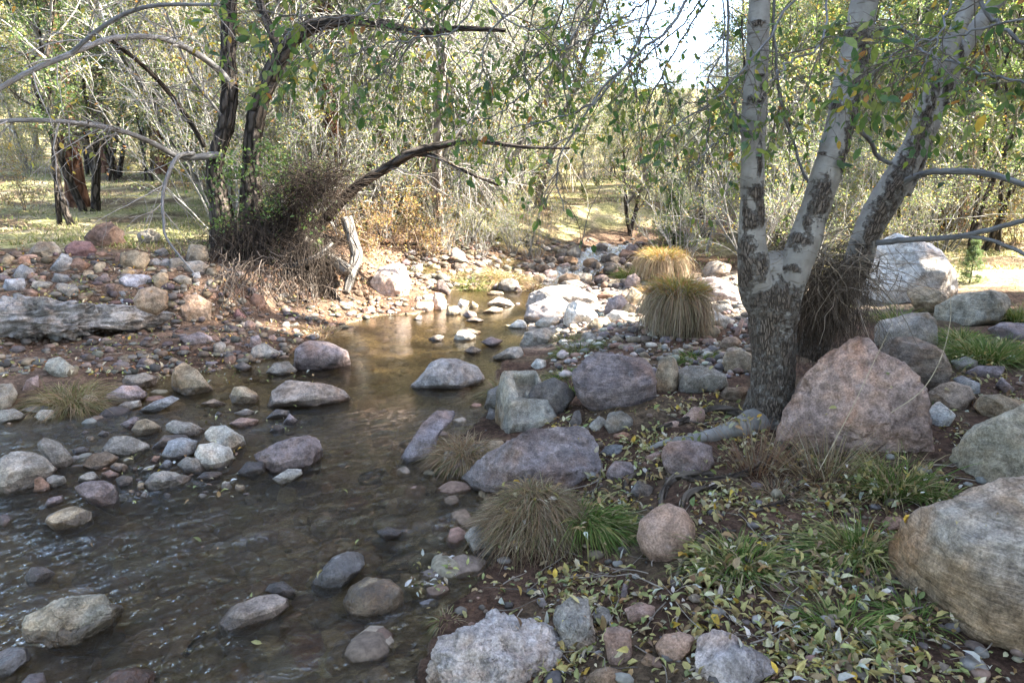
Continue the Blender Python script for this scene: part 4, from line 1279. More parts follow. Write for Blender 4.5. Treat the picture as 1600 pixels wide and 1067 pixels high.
fgkid(bark_tube('stem', L4('1206,500,0,30 1188,450,-.02,33 1177,405,-.03,25 1175,360,-.03,22 1175,300,-.03,19 1177,230,-.02,20 1179,165,-.02,20.5 1183,90,-.02,18.5 1187,0,0,17.5 1190,-120,.02,16 1195,-300,.1,13'), 190, 48, None,
                [(1166, 395, 14, 34), (1188, 420, 12, 24), (1166, 330, 6, 36), (1184, 300, 11, 15), (1189, 330, 6, 24), (1187, 245, 4, 26), (1180, 157, 12, 7), (1192, 145, 5, 12), (1168, 210, 7, 5), (1183, 36, 12, 5), (1176, 345, 12, 14), (1190, 118, 5, 3), (1165, 430, 16, 26)], 2, SB))
fgkid(bark_tube('stem', L4('1212,500,-.03,32 1222,470,-.05,29 1234,437,-.06,27 1252,390,-.05,27 1270,337,-.04,24 1288,280,-.03,24 1305,225,-.02,23 1318,170,0,24 1330,112,.02,25 1341,60,.03,23 1351,0,.05,22 1372,-120,.1,19 1400,-300,.2,15'), 190, 48, None,
                [(1280, 312, 15, 30), (1290, 292, 8, 20), (1250, 375, 17, 13), (1262, 350, 7, 14), (1240, 420, 13, 6), (1338, 55, 22, 12), (1349, 80, 9, 26), (1343, 110, 6, 26), (1338, 145, 5, 30), (1331, 180, 5, 30), (1324, 215, 5, 30), (1316, 250, 4, 24), (1308, 168, 10, 9), (1285, 240, 8, 3), (1318, 120, 5, 6)], 3, SB))
fgkid(bark_tube('stem', L4('1262,560,.35,26 1290,500,.36,22 1318,450,.36,21 1340,410,.35,22 1352,370,.34,22 1372,330,.33,24 1392,298,.32,25 1412,262,.31,22 1431,225,.3,20 1448,170,.28,15 1458,140,.27,14 1482,75,.25,13.5 1522,0,.22,12 1590,-110,.2,10'), 170, 44, None,
                [(1343, 395, 9, 22), (1356, 372, 9, 24), (1368, 350, 10, 26), (1380, 328, 11, 26), (1392, 306, 11, 26), (1403, 284, 10, 26), (1414, 262, 9, 24), (1424, 242, 7, 22), (1434, 220, 6, 22), (1443, 198, 5, 22), (1451, 176, 5, 24), (1458, 150, 4, 22), (1466, 128, 3, 22)], 4, lambda V: .72 * sstep(1.30, 1.0, V[:, 2])))
fgkid(bark_tube('stem', L4('1405,300,.42,20 1425,262,.42,17 1446,215,.42,15 1468,160,.42,14 1487,115,.42,13.5 1506,75,.42,13 1536,30,.42,12.5 1575,-20,.44,12 1650,-110,.5,10'), 120, 36, None,
                [(1428, 262, 6, 24), (1440, 240, 7, 24), (1452, 216, 6, 22), (1478, 150, 5, 24), (1486, 130, 4, 20), (1502, 88, 4, 22)], 5))
for i, (s, n) in enumerate((('1195,655,0,34 1160,672,0,24 1120,682,0,17 1080,690,0,12 1045,692,0,8 1005,702,0,5', 50),
                            ('1225,690,0,16 1200,722,0,10 1150,745,0,7 1090,752,0,6 1060,748,0,6 1035,770,0,6 1030,790,0,4', 50),
                            ('1115,742,0,8 1075,745,0,10 1050,752,0,9 1038,772,0,8 1033,792,0,4', 30), ('1130,762,0,8 1098,766,0,9 1072,778,0,9 1066,798,0,6', 24),
                            ('1150,830,0,5 1105,835,0,7 1090,850,0,9 1078,872,0,10 1062,895,0,7 1055,915,0,4', 30), ('1000,815,0,6 975,820,0,8 950,830,0,7 938,838,0,5', 20),
                            ('1165,650,0,12 1120,642,0,11 1080,655,0,9 1040,668,0,7 1000,672,0,5', 30), ('1022,748,0,5 1000,742,0,7 980,752,0,6 975,768,0,4', 20), ('1240,700,0,12 1255,740,0,8 1230,780,0,6 1180,800,0,5 1140,805,0,3', 30))):
    o = fgkid(bark_tube('root', L4(s), n, 16, None, (), 20 + i, None, .2, .36 if i else .09))

# branches and the overhanging spray of leaves
rng = np.random.RandomState(5)
tw, tips = [], []
CFG = [None, (11, .12, .75, (.22, .6, .0028, .0010), .16, -.08, 6, 4), (4, .2, .8, (.10, .26, .0016, .0008), .2, -.12, 4, 3)]
CFG[0] = (0, 0, 0, (0, 0, 0, 0), 0, 0, 0, 6)
def spray(s, n=26, twigs=True, nm='branch', k=8, mat=None):
    P, r = pxline(s, n)
    if k == 6:
        r = r * .68
    P[1:] += rng.normal(size=(n - 1, 3)) * (.005 if k == 6 else .0015)
    V, F, T, L = tubes([(P, r, k)])
    o = mesh(nm, V, F, mat or M_SMOOTH_BARK, None, attrs={'bark': T})
    if twigs:
        out = []
        grow(rng, P, r, CFG, 1, out, tips)
        tw.extend(out[1:])
    return o
for s in ('1352,382,.33,4.6 1416,375,.15,4.6 1502,369,-.1,4.2 1600,345,-.3,4 1700,325,-.5,3.5', '1502,369,-.1,3.2 1547,375,-.2,3 1600,397,-.3,3 1660,430,-.4,2.5',
          '1405,290,.28,6 1425,278,.2,5 1455,269,.1,5 1510,268,-.05,5 1559,275,-.2,4.6 1610,294,-.35,4', '1335,197,.1,3.5 1360,221,.2,3.4 1371,244,.28,3.2 1394,257,.32,3'):
    fgkid(spray(L4(s), 30, s.startswith('1405')))
limbs = ('1190,-95,0,9 1120,-70,-.1,8 1000,-80,-.2,7 860,-70,-.25,6 740,-55,-.3,5 640,-60,-.3,4 520,-50,-.3,3', '1360,-90,.05,9 1420,-75,-.3,7 1500,-70,-.6,6 1620,-60,-.8,4',
         '1195,-200,.1,9 1060,-150,.5,7 900,-120,.9,6 760,-90,1.2,4')
for s in limbs:
    fgkid(spray(L4(s), 40))
for s in ('1115,-72,-.1,3.6 1056,30,-.2,3.4 1007,75,-.25,3.2 947,131,-.3,2.8 895,210,-.3,2.3 869,270,-.3,1.8 880,330,-.3,1.2', '1050,-75,-.2,3 1000,60,-.1,2.6 940,150,-.1,2.2 870,185,-.1,1.8 800,200,0,1.4 740,235,0,1',
          '960,-78,-.2,2.8 905,40,-.2,2.4 850,110,-.2,2 790,170,-.1,1.6 750,190,0,1', '895,-72,-.3,2.8 800,20,-.3,2.4 762,60,-.3,2 748,150,-.3,1.5 735,215,-.3,1',
          '760,-58,-.3,2.4 720,40,-.4,2.2 650,60,-.4,1.8 600,70,-.4,1.3 545,90,-.4,1', '650,-60,-.3,2.6 575,15,-.8,2.3 500,28,-1,2 420,22,-1.1,1.4', '1125,-68,-.05,2 1132,60,-.1,2 1105,130,-.1,1.8 1108,200,-.1,1.5 1088,300,-.1,1',
          '1010,-78,-.2,2.2 1012,40,.2,2 1035,110,.3,1.6 1048,190,.3,1', '1290,-90,0,3 1200,60,-.5,2.8 1120,150,-.6,2.4 1040,205,-.6,1.6', '740,-56,-.3,2.2 790,30,-.5,2 860,45,-.5,1.6 940,20,-.5,1.2',
          '1640,20,-.9,3 1500,55,-.8,2.6 1420,72,-.8,2.2 1345,135,-.8,1.4', '1500,-70,-.6,2.8 1475,40,-1,2.4 1440,110,-1.1,1.6', '1270,-90,-.1,2.6 1290,50,-.9,2.4 1230,100,-1.2,2 1200,130,-1.3,1.4', '1620,130,-.7,3 1550,118,-.6,3 1484,97,-.4,3 1420,71,-.1,3',
          '1137,-68,0,3.2 1137,112,0,3 1148,170,.02,3 1156,200,.02,3', '1205,-60,-.05,3.4 1210,56,0,3.2 1217,150,.05,3.2 1236,210,.1,3 1262,285,.05,3', '1500,-60,-.4,5 1547,26,-.5,4.6 1585,56,-.6,4.2 1650,100,-.7,4',
          '520,-52,-.3,2.2 540,40,.3,1.8 600,110,.5,1.4 640,150,.6,1', '820,-66,-.3,2.2 700,10,.2,2 640,70,.3,1.6 600,140,.4,1', '900,-72,-.2,2.2 860,60,.6,2 800,130,.8,1.4 770,240,.9,1', '600,-60,-.3,2.2 660,30,.1,1.8 720,110,.2,1.4 740,160,.2,1',
          '1080,-74,-.1,2.4 1000,10,.4,2 900,70,.6,1.6 820,90,.7,1.2', '980,-78,-.2,2.4 900,20,.8,2 880,120,1,1.6 900,200,1.1,1.2', '720,-56,-.3,2 690,60,.8,1.8 700,140,1,1.4', '460,-50,-.3,2 470,20,-.4,1.8 440,70,-.5,1.2', '1160,-85,0,2.4 1060,70,.9,2 1010,170,1.2,1.6 1000,260,1.3,1',
          '860,-70,-.25,2.2 830,30,.3,1.8 820,120,.5,1.4 850,180,.5,1', '1120,-70,.1,2.2 1080,20,.6,2 1010,90,.9,1.6 960,160,1,1.2', '1180,205,-.02,2 1140,206,-.1,2 1100,240,-.2,1.5 1060,290,-.2,1',
          '1435,60,.3,3 1400,45,.2,3 1364,49,.1,3', '700,-57,-.3,2 640,20,.5,2 610,100,.9,1.5 560,140,1,1', '930,-76,-.2,2 960,60,.9,1.8 990,130,1.1,1.4 1000,230,1.2,1'):
    fgkid(spray(L4(s), 26, True, 'branch', 6))
o = wood_obj('twigs', tw, (.13, .105, .085))
fgkid(o); o['kind'] = 'stuff'
tips = np.array(tips)
u, v = proj(tips[:, :3])
dens = .75 * np.where((u > 880) & (u < 1140), .65, 1) * np.where((u > 380) & (u < 700) & (v > 190), .3, 1) * np.where(v > 260, .25, 1)
sel = tips[rng.rand(len(tips)) < dens]
n = len(sel)
ax, nr = hang(rng, n, sel[:, 3:], .45, .75)
V, F, C = leaf_mesh(rng, sel[:, :3], ax, nr, rng.uniform(.022, .062, n), pick(rng, n, GREEN + [((.18, .22, .05), 5), ((.25, .27, .07), 2), ((.40, .28, .05), .6), ((.35, .16, .05), .25)], .3))
fgkid(mesh('crown', V, F, M_LEAF, None, col=C))

# flood wrack caught between the trunks
def wrack(name, label, cen, size, n, col, L, hangd, cat, seed, r0=.0022, lean=0.0):
    rng = np.random.RandomState(seed)
    ls = []
    for _ in range(n):
        p = cen + rng.normal(size=3) * size * np.array([1, .8, .55])
        d = unit(rng.normal(size=3) * np.array([1, .8, .7]) + np.array([lean, 0, -hangd]))
        P, r = shoot(rng, p, d, L * rng.uniform(.4, 1.3), r0 * rng.uniform(.5, 1.8), r0 * .4, 6, .16, -.10 * hangd)
        ls.append((P, r, 3))
    o = wood_obj(name, ls, col, jit=.5, seed=seed)
    return tag(o, label, cat)
c0 = aty(1300, 412, YT + .3)
wrack('flood_wrack', 'hanging brown mat of flood washed grass and twigs caught between the white trunks', c0 + np.array([-.02, 0, -.05]), .115, 900, (.12, .09, .065), .36, 1.1, 'flood debris', 3, .0014)
wrack('flood_wrack', 'loose pale stems and sticks poking out of the wrack behind the white trunks', c0 + np.array([.03, 0, .0]), .13, 150, (.24, .19, .14), .5, .7, 'flood debris', 5, .003)
wrack('flood_wrack', 'lower dark part of the hanging flood mat, reaching down behind the pink boulder', c0 + np.array([-.03, .02, -.24]), .10, 700, (.085, .063, .046), .34, 1.6, 'flood debris', 6, .0016)
wrack('flood_wrack', 'clump of dry leaves and sticks lodged in the fork of the first white trunk', aty(1216, 396, YT + .02), .05, 160, (.17, .13, .085), .2, .2, 'flood debris', 4, .0018)

# ---------------------------------------------------------------- the leaning tree on the cut bank
lt_pos = hit(372, 392)
YL = lt_pos[1]
lt = empty('leaning_tree', lt_pos, 'dark leaning tree on the cut bank with arching bare limbs and exposed roots', 'tree')
bpy.context.view_layer.update()
def ltkid(o):
    o.parent = lt
    o.matrix_parent_inverse = lt.matrix_world.inverted()
    return o
def M4(s):
    return ' '.join('%s,%s,%.3f,%s' % (a, b, YL + float(c), d) for a, b, c, d in (x.split(',') for x in s.split()))
def plain_tube(name, s, n, k, mat, lump=.1, seed=0):
    P, r = pxline(s, n)
    rng = np.random.RandomState(seed)
    P[1:-1] += rng.normal(size=(n - 2, 3)) * r[1:-1, None] * .03
    ang = np.linspace(0, 2 * math.pi, k, endpoint=False)
    al = np.r_[0, np.cumsum(np.linalg.norm(np.diff(P, axis=0), axis=1))]
    q = np.stack([np.broadcast_to(np.cos(ang) * 1.3, (n, k)), np.broadcast_to(np.sin(ang) * 1.3, (n, k)), np.broadcast_to(al[:, None] * 4, (n, k))], -1).reshape(-1, 3)
    rr = r[:, None] * (1 + lump * fbm(q + seed, 3).reshape(n, k))
    V, F, T, L = tubes([(P, rr, k)])
    return mesh(name, V, F, mat, None, attrs={'bark': T}), P, r
ltw, ltips = [], []
LC = [(0, 0, 0, (0, 0, 0, 0), 0, 0, 0, 6), (9, .15, .8, (.5, 1.4, .009, .002), .14, -.03, 8, 4), (6, .15, .8, (.2, .6, .004, .0016), .18, -.06, 5, 3)]
rng = np.random.RandomState(8)
for s, n, k, mt, t in (
    ('350,410,0,30 350,385,0,23 346,330,0,17 336,275,-.03,13 338,245,-.06,12 350,205,-.03,12.5 358,160,0,12.5 357,100,0,12 357,40,0,11.5 362,-60,0,11 370,-200,.2,9', 80, 24, M_DARK_BARK, 1),
    ('410,410,.1,30 398,385,.1,22 392,310,.1,17 394,240,.1,14 400,180,.05,14 414,140,0,13 440,88,0,14 470,50,-.1,12 530,34,-.2,9 600,38,-.4,6.5 650,50,-.5,5.5 720,45,-.6,4.5 790,48,-.7,3', 90, 24, M_DARK_BARK, 1),
    ('440,85,0,9 420,40,.1,7 405,0,.2,6 390,-80,.3,5', 30, 12, M_DARK_BARK, 1),
    ('470,388,.2,9 520,330,.2,8 560,290,.15,8 600,265,.1,7.5 650,237,0,7 720,222,-.1,5 760,222,-.2,4 820,230,-.3,3 890,232,-.4,1.8', 50, 12, M_DARK_BARK, 1),
    ('640,240,0,4 680,245,0,4 720,265,0,3 780,290,-.1,2', 24, 8, M_DARK_BARK, 1),
    ('362,132,0,5.9 330,100,-.3,5.2 280,70,-.8,4.7 235,58,-1.2,4.4 170,62,-1.7,4.4 110,85,-2.1,4.3 50,110,-2.4,4.0 0,138,-2.6,3.7 -60,175,-2.8,3.0', 50, 12, M_SMOOTH_BARK, 1),
    ('110,85,-2.1,3.4 150,50,-2.1,3.4 200,20,-2.1,3.3 255,8,-2.1,3.1 340,8,-2.1,2.2', 30, 10, M_SMOOTH_BARK, 1),
    ('345,242,-.1,5.9 285,246,-.5,4.4 240,225,-1,4.1 200,208,-1.4,4.0 140,195,-1.9,3.7 60,188,-2.4,3.6 0,190,-2.6,3.3 -50,195,-2.8,3.0', 50, 12, M_SMOOTH_BARK, 1),
    ('302,240,-.4,3.4 278,245,-.8,3.3 262,275,-1.1,3.0 254,310,-1.3,2.7 256,345,-1.5,2.2 262,375,-1.6,1.9 312,438,-1.9,1.2', 40, 8, M_SMOOTH_BARK, 1),
    ('320,230,-.2,3.7 290,180,-.4,3.7 240,118,-1,3.7 175,64,-1.7,3.0', 24, 8, M_DARK_BARK, 1),
    ('360,200,0,3.0 330,160,-.2,2.2 300,120,-.4,2.2 260,20,-.8,1.5', 20, 6, M_SMOOTH_BARK, 1)):
    o, P, r = plain_tube('branch' if k < 20 else 'trunk', M4(s), n, k, mt, .14, n + k)
    ltkid(o)
    if t:
        out = []
        hi = P[:, 2] > 1.25
        grow(rng, P[hi] if hi.sum() > 4 else P, r[hi] if hi.sum() > 4 else r, LC, 1, out, ltips)
        ltw.extend(out[1:])
o = ltkid(wood_obj('twigs', ltw, (.25, .225, .20), jit=.35)); o['kind'] = 'stuff'
# roots let loose where the bank washed away
for i, s in enumerate(('372,395,-.2,9 400,415,-.4,7 440,418,-.6,6 490,405,-.7,5 520,380,-.6,4', '380,400,-.2,7 360,420,-.4,6 330,440,-.6,4 300,450,-.7,3', '510,400,-.2,6 500,420,-.45,6 470,445,-.6,6 440,470,-.8,5 425,485,-.9,3',
                       '440,480,-.8,6 455,500,-1,5 490,508,-1.1,4 530,505,-1.1,3', '420,395,0,10 450,400,-.3,8 480,430,-.55,5 490,470,-.8,3', '500,440,-.5,4 520,455,-.6,3 540,480,-.8,2')):
    o, P, r = plain_tube('root', M4(s), 30, 10, M_DARK_BARK if i % 2 else M_GREY_BARK, .2, 60 + i)
    ltkid(o)
rl = []
for _ in range(420):
    a = hit(rng.uniform(350, 530), rng.uniform(395, 470)) + np.array([0, -.1, rng.uniform(0, .25)])
    P, r = shoot(rng, a, (rng.normal() * .5, -.5, -.7), rng.uniform(.25, .8), rng.uniform(.003, .010), .0016, 8, .24, -.07)
    rl.append((P, r, 4))
o = ltkid(wood_obj('rootlets', rl, (.12, .095, .075), jit=.7)); o['kind'] = 'stuff'
for cu, cv_, sz, n_, hd, sd_ in ((435, 345, .22, 1100, 1.0, 31), (475, 300, .18, 500, .3, 32), (430, 405, .26, 1100, 1.3, 33), (455, 450, .24, 800, 1.2, 34), (400, 440, .2, 500, 1.2, 35), (498, 282, .20, 500, .0, 36), (385, 365, .2, 600, 1.2, 37), (485, 385, .2, 600, 1.2, 38)):
    wrack('flood_wrack', {31: 'dark bird nest like tangle of flood twigs round the leaning tree', 32: 'dark sticks piled on the root crown behind the leaning tree', 33: 'hanging rootlets and dead grass at the foot of the leaning tree', 34: 'lowest dark mat of rootlets and flood grass above the water edge', 36: 'loose pile of dark dead branches caught high on the leaning limb', 37: 'dark shaggy rootlets right at the base of the leaning trunks', 38: 'dark matted roots behind the slanting pale log', 35: 'dark rootlets spilling down the earth beside the round cracked boulder'}[sd_],
          aty(cu, cv_, YL - (.15 if sd_ < 34 else .55)), sz, n_, (.055, .043, .034), .6, hd, 'flood debris', sd_, .003)
# green leafy suckers on its trunk
cl = [aty(rng.uniform(335, 500), rng.uniform(225, 395), YL - rng.uniform(.2, .6)) for _ in range(26)]
p = np.vstack([c_ + rng.normal(size=(60, 3)) * rng.uniform(.05, .14) for c_ in cl])
p2 = aty(360, 345, YL - .4) + rng.normal(size=(160, 3)) * np.array([.2, .12, .3])
p = np.vstack([p, p2])
ax, nr = hang(rng, len(p), np.zeros_like(p), .3)
V, F, C = leaf_mesh(rng, p, ax, nr, rng.uniform(.03, .07, len(p)), pick(rng, len(p), [((.09, .15, .05), 4), ((.15, .22, .07), 3), ((.22, .24, .08), 1)]), LEAF4, list(LEAF4F))
ltkid(mesh('leafy_suckers', V, F, M_LEAF, None, col=C))
# yellow leaves held on its limbs
T_ = np.array(ltips)
uu, vv = proj(T_[:, :3])
pr = np.where((uu < 380) & (vv < 270), .11, .015) + np.where((uu > 430) & (vv < 120), .03, 0)
T_ = T_[rng.rand(len(T_)) < pr]
ax, nr = hang(rng, len(T_), T_[:, 3:], .7)
V, F, C = leaf_mesh(rng, T_[:, :3], ax, nr, rng.uniform(.045, .085, len(T_)), pick(rng, len(T_), YELLOW))
ltkid(mesh('yellow_leaves', V, F, M_LEAF, None, col=C))
def log(label, s, n=30, k=18, mat=None, cat='driftwood', seed=3, lump=.08):
    P, r = pxline(M4(s), n)
    ang = np.linspace(0, 2 * math.pi, k, endpoint=False)
    q = np.stack([np.broadcast_to(np.cos(ang), (n, k)), np.broadcast_to(np.sin(ang), (n, k)), np.broadcast_to(np.arange(n)[:, None] * .3, (n, k))], -1).reshape(-1, 3)
    rr = r[:, None] * (1 + lump * fbm(q + seed, 3).reshape(n, k))
    V, F, T, L = tubes([(P, rr, k)])
    caps = [np.arange(k)[::-1], np.arange(k) + (n - 1) * k]
    o = mesh('driftwood_log', V, [F, np.array(caps)], mat or M_GREY_BARK, None, attrs={'bark': T})
    return tag(o, label, cat)
log('pale log with a sawn end slanting down the cut bank from the root tangle', '470,372,-.2,9 510,400,-.4,9 545,423,-.55,9')
log('short log stub with a sawn orange end poking out of the root tangle', '485,362,.0,6 519,378,-.15,7', mat=M_DARK_BARK)
log('bare grey curved dead trunk standing on the cut bank above the pool', '541,340,-.1,9 550,372,-.15,9 557,398,-.25,9.5 550,425,-.4,8 540,458,-.6,6')
log('orange brown driftwood stick on the shore by flat topped rocks', '336,522,-1.3,4 362,528,-1.35,4.4 389,535,-1.4,4', 12, 10, M_RED_BARK)
log('grey driftwood branch lying on the dark shore below the pale ledge', '165,552,-2.6,3 195,546,-2.5,3.6 222,555,-2.6,3 240,572,-2.8,1.6', 24, 8)
log('knotted weathered piece of driftwood beside the striped boulder', ' '.join('%s,%s,%.3f,%s' % (a, b, float(c) - YL, d) for a, b, c, d in (x.split(',') for x in '1335,898,2.30,12 1342,880,2.33,16 1360,868,2.36,18 1376,878,2.38,12 1372,896,2.36,8'.split())), 40, 18, M_GREY_BARK, lump=.35)
log('thin black stick jutting from the riffle near the brown loaf rock', ' '.join('%s,%s,%.3f,%s' % (a, b, float(c) - YL, d) for a, b, c, d in (x.split(',') for x in '290,1022,2.02,5 305,1005,2.1,6 320,992,2.17,5 334,980,2.24,3'.split())), 16, 8, M_DARK_BARK)
BGM = [((.085, .13, .045), 5), ((.14, .19, .07), 5), ((.25, .28, .09), 3), ((.24, .21, .14), 1.5), ((.40, .38, .28), 1.5), ((.44, .33, .07), 1.6), ((.38, .18, .07), .6)]
BGY = [((.38, .30, .09), 3), ((.28, .27, .10), 3), ((.16, .18, .07), 3), ((.40, .37, .24), 2), ((.36, .20, .08), .7)]
# ---------------------------------------------------------------- the wood beyond the creek
def proto(name, label, cat, seed, stems, cfg, H, r0, wood, leafpal, nleaf, lsize, droop=.4, mat=None, spread=.25, up=.02, wob=.07, n=14):
    rng = np.random.RandomState(seed)
    out, tips = [], []
    big = []
    for i in range(stems):
        p = rng.normal(size=3) * np.array([.12, .12, 0]) * (stems > 1) * H * .15
        d = unit(np.array([rng.normal() * spread, rng.normal() * spread, 1.0]))
        h = H * rng.uniform(.7, 1.05) if stems > 1 else H
        P, r = shoot(rng, p - np.array([0, 0, .25]), d, h, r0 * (rng.uniform(.6, 1.1) if stems > 1 else 1), r0 * .12, n, wob, up)
        if stems == 1:
            r[0] *= 1.35
        big.append((P, r, 10 if stems == 1 else 6))
        o_ = []
        grow(rng, P, r, cfg, 1, o_, tips)
        out.extend(o_[1:])
    e = empty(name, (0, 0, 0), label, cat)
    if mat:
        V, F, T, L = tubes(big)
        mesh('trunk', V, F, mat, e, attrs={'bark': T})
        wood_obj('twigs', out, wood, e, jit=.6, seed=seed)
    else:
        wood_obj('trunk', big + out, wood, e, jit=.6, seed=seed)
    tips = np.array(tips)
    if nleaf:
        k = rng.randint(len(tips), size=nleaf)
        t = tips[k]
        p = t[:, :3] + rng.normal(size=(nleaf, 3)) * lsize * .7
        ax, nr = hang(rng, nleaf, t[:, 3:], droop)
        V, F, C = leaf_mesh(rng, p, ax, nr, lsize * rng.uniform(.6, 1.25, nleaf), pick(rng, nleaf, leafpal, .25), LEAF4, list(LEAF4F))
        mesh('crown', V, F, M_LEAF, e, col=C)
    return e
Z = (0, 0, 0, (0, 0, 0, 0), 0, 0, 0, 6)
def C_(a, b, c=None):
    return [Z, a, b] + ([c] if c else [])
PR = {}
PR['bare'] = proto('bare_tree', '', 'tree', 1, 1, C_((26, .15, .75, (.9, 2.4, .03, .004), .10, .02, 8, 5), (8, .1, .7, (.4, 1.1, .008, .003), .14, .0, 6, 3), (4, .1, .7, (.2, .5, .004, .002), .16, -.02, 4, 3)), 8, .085, (.33, .32, .305), BGM, 4200, .065, mat=M_GREY_BARK)
PR['thicket'] = proto('thicket_shrub', '', 'shrub', 2, 11, C_((10, .12, .55, (.4, 1.3, .008, .003), .12, .02, 7, 4), (6, .1, .6, (.2, .6, .004, .002), .14, 0, 5, 3)), 3.6, .018, (.26, .25, .235), BGM, 4200, .045, spread=.35)
PR['yellow'] = proto('yellow_shrub', '', 'shrub', 3, 9, C_((7, .1, .6, (.4, 1.0, .008, .003), .12, .03, 6, 4), (4, .1, .7, (.2, .5, .004, .002), .14, 0, 4, 3)), 2.6, .016, (.28, .25, .21), BGY, 5200, .045, spread=.4)
PR['green'] = proto('green_tree', '', 'tree', 4, 2, C_((22, .15, .8, (1.0, 2.4, .03, .004), .10, .01, 8, 5), (9, .1, .7, (.4, 1.1, .008, .003), .14, -.02, 6, 3)), 7.5, .08, (.27, .25, .22), BGM[:2] * 2 + BGM + GREEN, 14000, .07, mat=M_DARK_BARK, spread=.15)
PR['gold'] = proto('gold_tree', '', 'tree', 14, 2, C_((22, .15, .8, (1.0, 2.2, .03, .004), .10, .01, 8, 5), (9, .1, .7, (.4, 1.0, .008, .003), .14, -.02, 6, 3)), 8, .07, (.36, .33, .29), BGY, 9000, .065, mat=M_GREY_BARK, spread=.12)
PR['orange'] = proto('orange_shrub', '', 'shrub', 5, 9, C_((5, .1, .6, (.2, .5, .006, .002), .12, .03, 5, 3), (3, .1, .7, (.1, .25, .003, .0015), .14, 0, 3, 3)), 1.2, .010, (.25, .20, .16), [((.30, .19, .09), 3), ((.24, .13, .08), 2), ((.36, .28, .12), 3), ((.17, .15, .06), 2)], 1100, .042, spread=.55)
PR['willow'] = proto('weeping_tree', '', 'tree', 6, 3, C_((20, .3, .8, (1.0, 2.2, .02, .004), .10, -.02, 8, 4), (16, .05, .7, (.8, 2.0, .006, .0025), .08, -.22, 8, 3)), 6.5, .05, (.36, .35, .325), BGM, 5200, .055, mat=M_GREY_BARK, spread=.18)
PR['sapling'] = proto('slim_sapling', '', 'tree', 7, 1, C_((12, .3, .7, (.4, 1.0, .010, .003), .10, .03, 6, 4), (4, .1, .7, (.2, .5, .004, .002), .14, 0, 4, 3)), 4.5, .028, (.42, .40, .36), BGM, 2200, .06)
PR['dead'] = proto('dark_tree', '', 'tree', 8, 2, C_((16, .2, .85, (.9, 2.2, .04, .005), .16, -.01, 8, 5), (8, .1, .8, (.4, 1.0, .01, .003), .18, -.02, 6, 3), (4, .1, .7, (.2, .5, .004, .002), .16, -.02, 4, 3)), 5.5, .13, (.17, .15, .13), BGM, 4000, .06, mat=M_DARK_BARK, spread=.22, wob=.12)
PR['silver'] = proto('silver_shrub', '', 'shrub', 9, 8, C_((7, .1, .6, (.3, .9, .008, .003), .12, .03, 6, 4), (5, .1, .7, (.2, .5, .004, .002), .14, 0, 4, 3)), 2.6, .016, (.40, .38, .34), [((.42, .43, .36), 4), ((.30, .33, .24), 3), ((.5, .5, .43), 2)], 4200, .055, spread=.4)

def conifer(name, cat, seed, H, r0, z0, cw, mat, pal, nb, per, nl, nw, sag):
    rng = np.random.RandomState(seed)
    e = empty(name, (0, 0, 0), '', cat)
    P, r = shoot(rng, (0, 0, -.3), (0, 0, 1), H, r0, r0 * .08, 18, .012, .05)
    r[0] *= 1.3
    V, F, T, L = tubes([(P, r, 12)])
    mesh('trunk', V, F, mat, e, attrs={'bark': T})
    ls, tp = [], []
    for _ in range(nb):
        t = z0 + (1 - z0) * rng.rand() ** .85
        k = min(int(t * 18), 17)
        f = t * 18 - k
        p = P[k] * (1 - f) + P[k + 1] * f
        a = rng.uniform(0, 6.283)
        L = cw * (1.08 - t) / (1.08 - z0) * rng.uniform(.6, 1.15) * (.55 + .45 * min(1, (t - z0) * 6 + .3))
        Q, q = shoot(rng, p, (math.cos(a), math.sin(a), rng.uniform(-.15, .35)), L, .012 + .012 * L, .004, 7, .08, sag)
        ls.append((Q, q, 4))
        for j in range(2, 8):
            for _2 in range(3):
                b = unit(unit(Q[j] - Q[j - 1]) * .6 + rng.normal(size=3) * .7)
                tp.append(np.r_[Q[j] + b * rng.uniform(.05, .5) * (.3 + .12 * L), b])
    wood_obj('branches', ls, (.16, .125, .10), e, jit=.3, seed=seed)
    tp = np.array(tp)
    V, F, C = needle_mesh(rng, tp[:, :3], tp[:, 3:], nl, nw, pick(rng, len(tp), pal, .3), per)
    mesh('crown', V, F, M_LEAF, e, col=C)
    return e
NEED = [((.08, .12, .06), 3), ((.11, .155, .07), 3), ((.14, .17, .08), 1.5), ((.06, .09, .055), 1)]
PR['pine'] = conifer('pine_tree', 'tree', 21, 17, .27, .28, 3.2, M_RED_BARK, NEED, 110, 15, .24, .011, .02)
PR['tallpine'] = conifer('tall_pine', 'tree', 24, 20, .24, .44, 2.4, M_RED_BARK, NEED, 120, 15, .24, .011, .02)
PR['fir'] = conifer('fir_tree', 'tree', 22, 13, .2, .05, 2.9, M_DARK_BARK, NEED, 190, 13, .17, .012, -.02)
PR['youngpine'] = conifer('young_pine', 'tree', 23, 2.2, .035, .08, .75, M_DARK_BARK, [((.10, .15, .07), 3), ((.13, .17, .08), 2)], 46, 13, .14, .006, .05)

used = set()
def put(kind, x, y, s=1.0, rz=None, label=None, group=None):
    e = PR[kind]
    rng_ = np.random.RandomState(int(abs(x * 131 + y * 977)) % 99991)
    rz = rng_.uniform(0, 6.28) if rz is None else rz
    z = hz(x, y)
    if kind not in used:
        used.add(kind)
        e.location = (x, y, z); e.rotation_euler = (0, 0, rz); e.scale = (s, s, s)
        e['label'] = label
        if group: e['group'] = group
        return e
    return copy_tree(e, (x, y, z), rz, s, label, group)
def putpx(kind, u, v, s=1.0, rz=None, label=None):
    p = hit(u, v)
    return put(kind, p[0], p[1], s, rz, label)

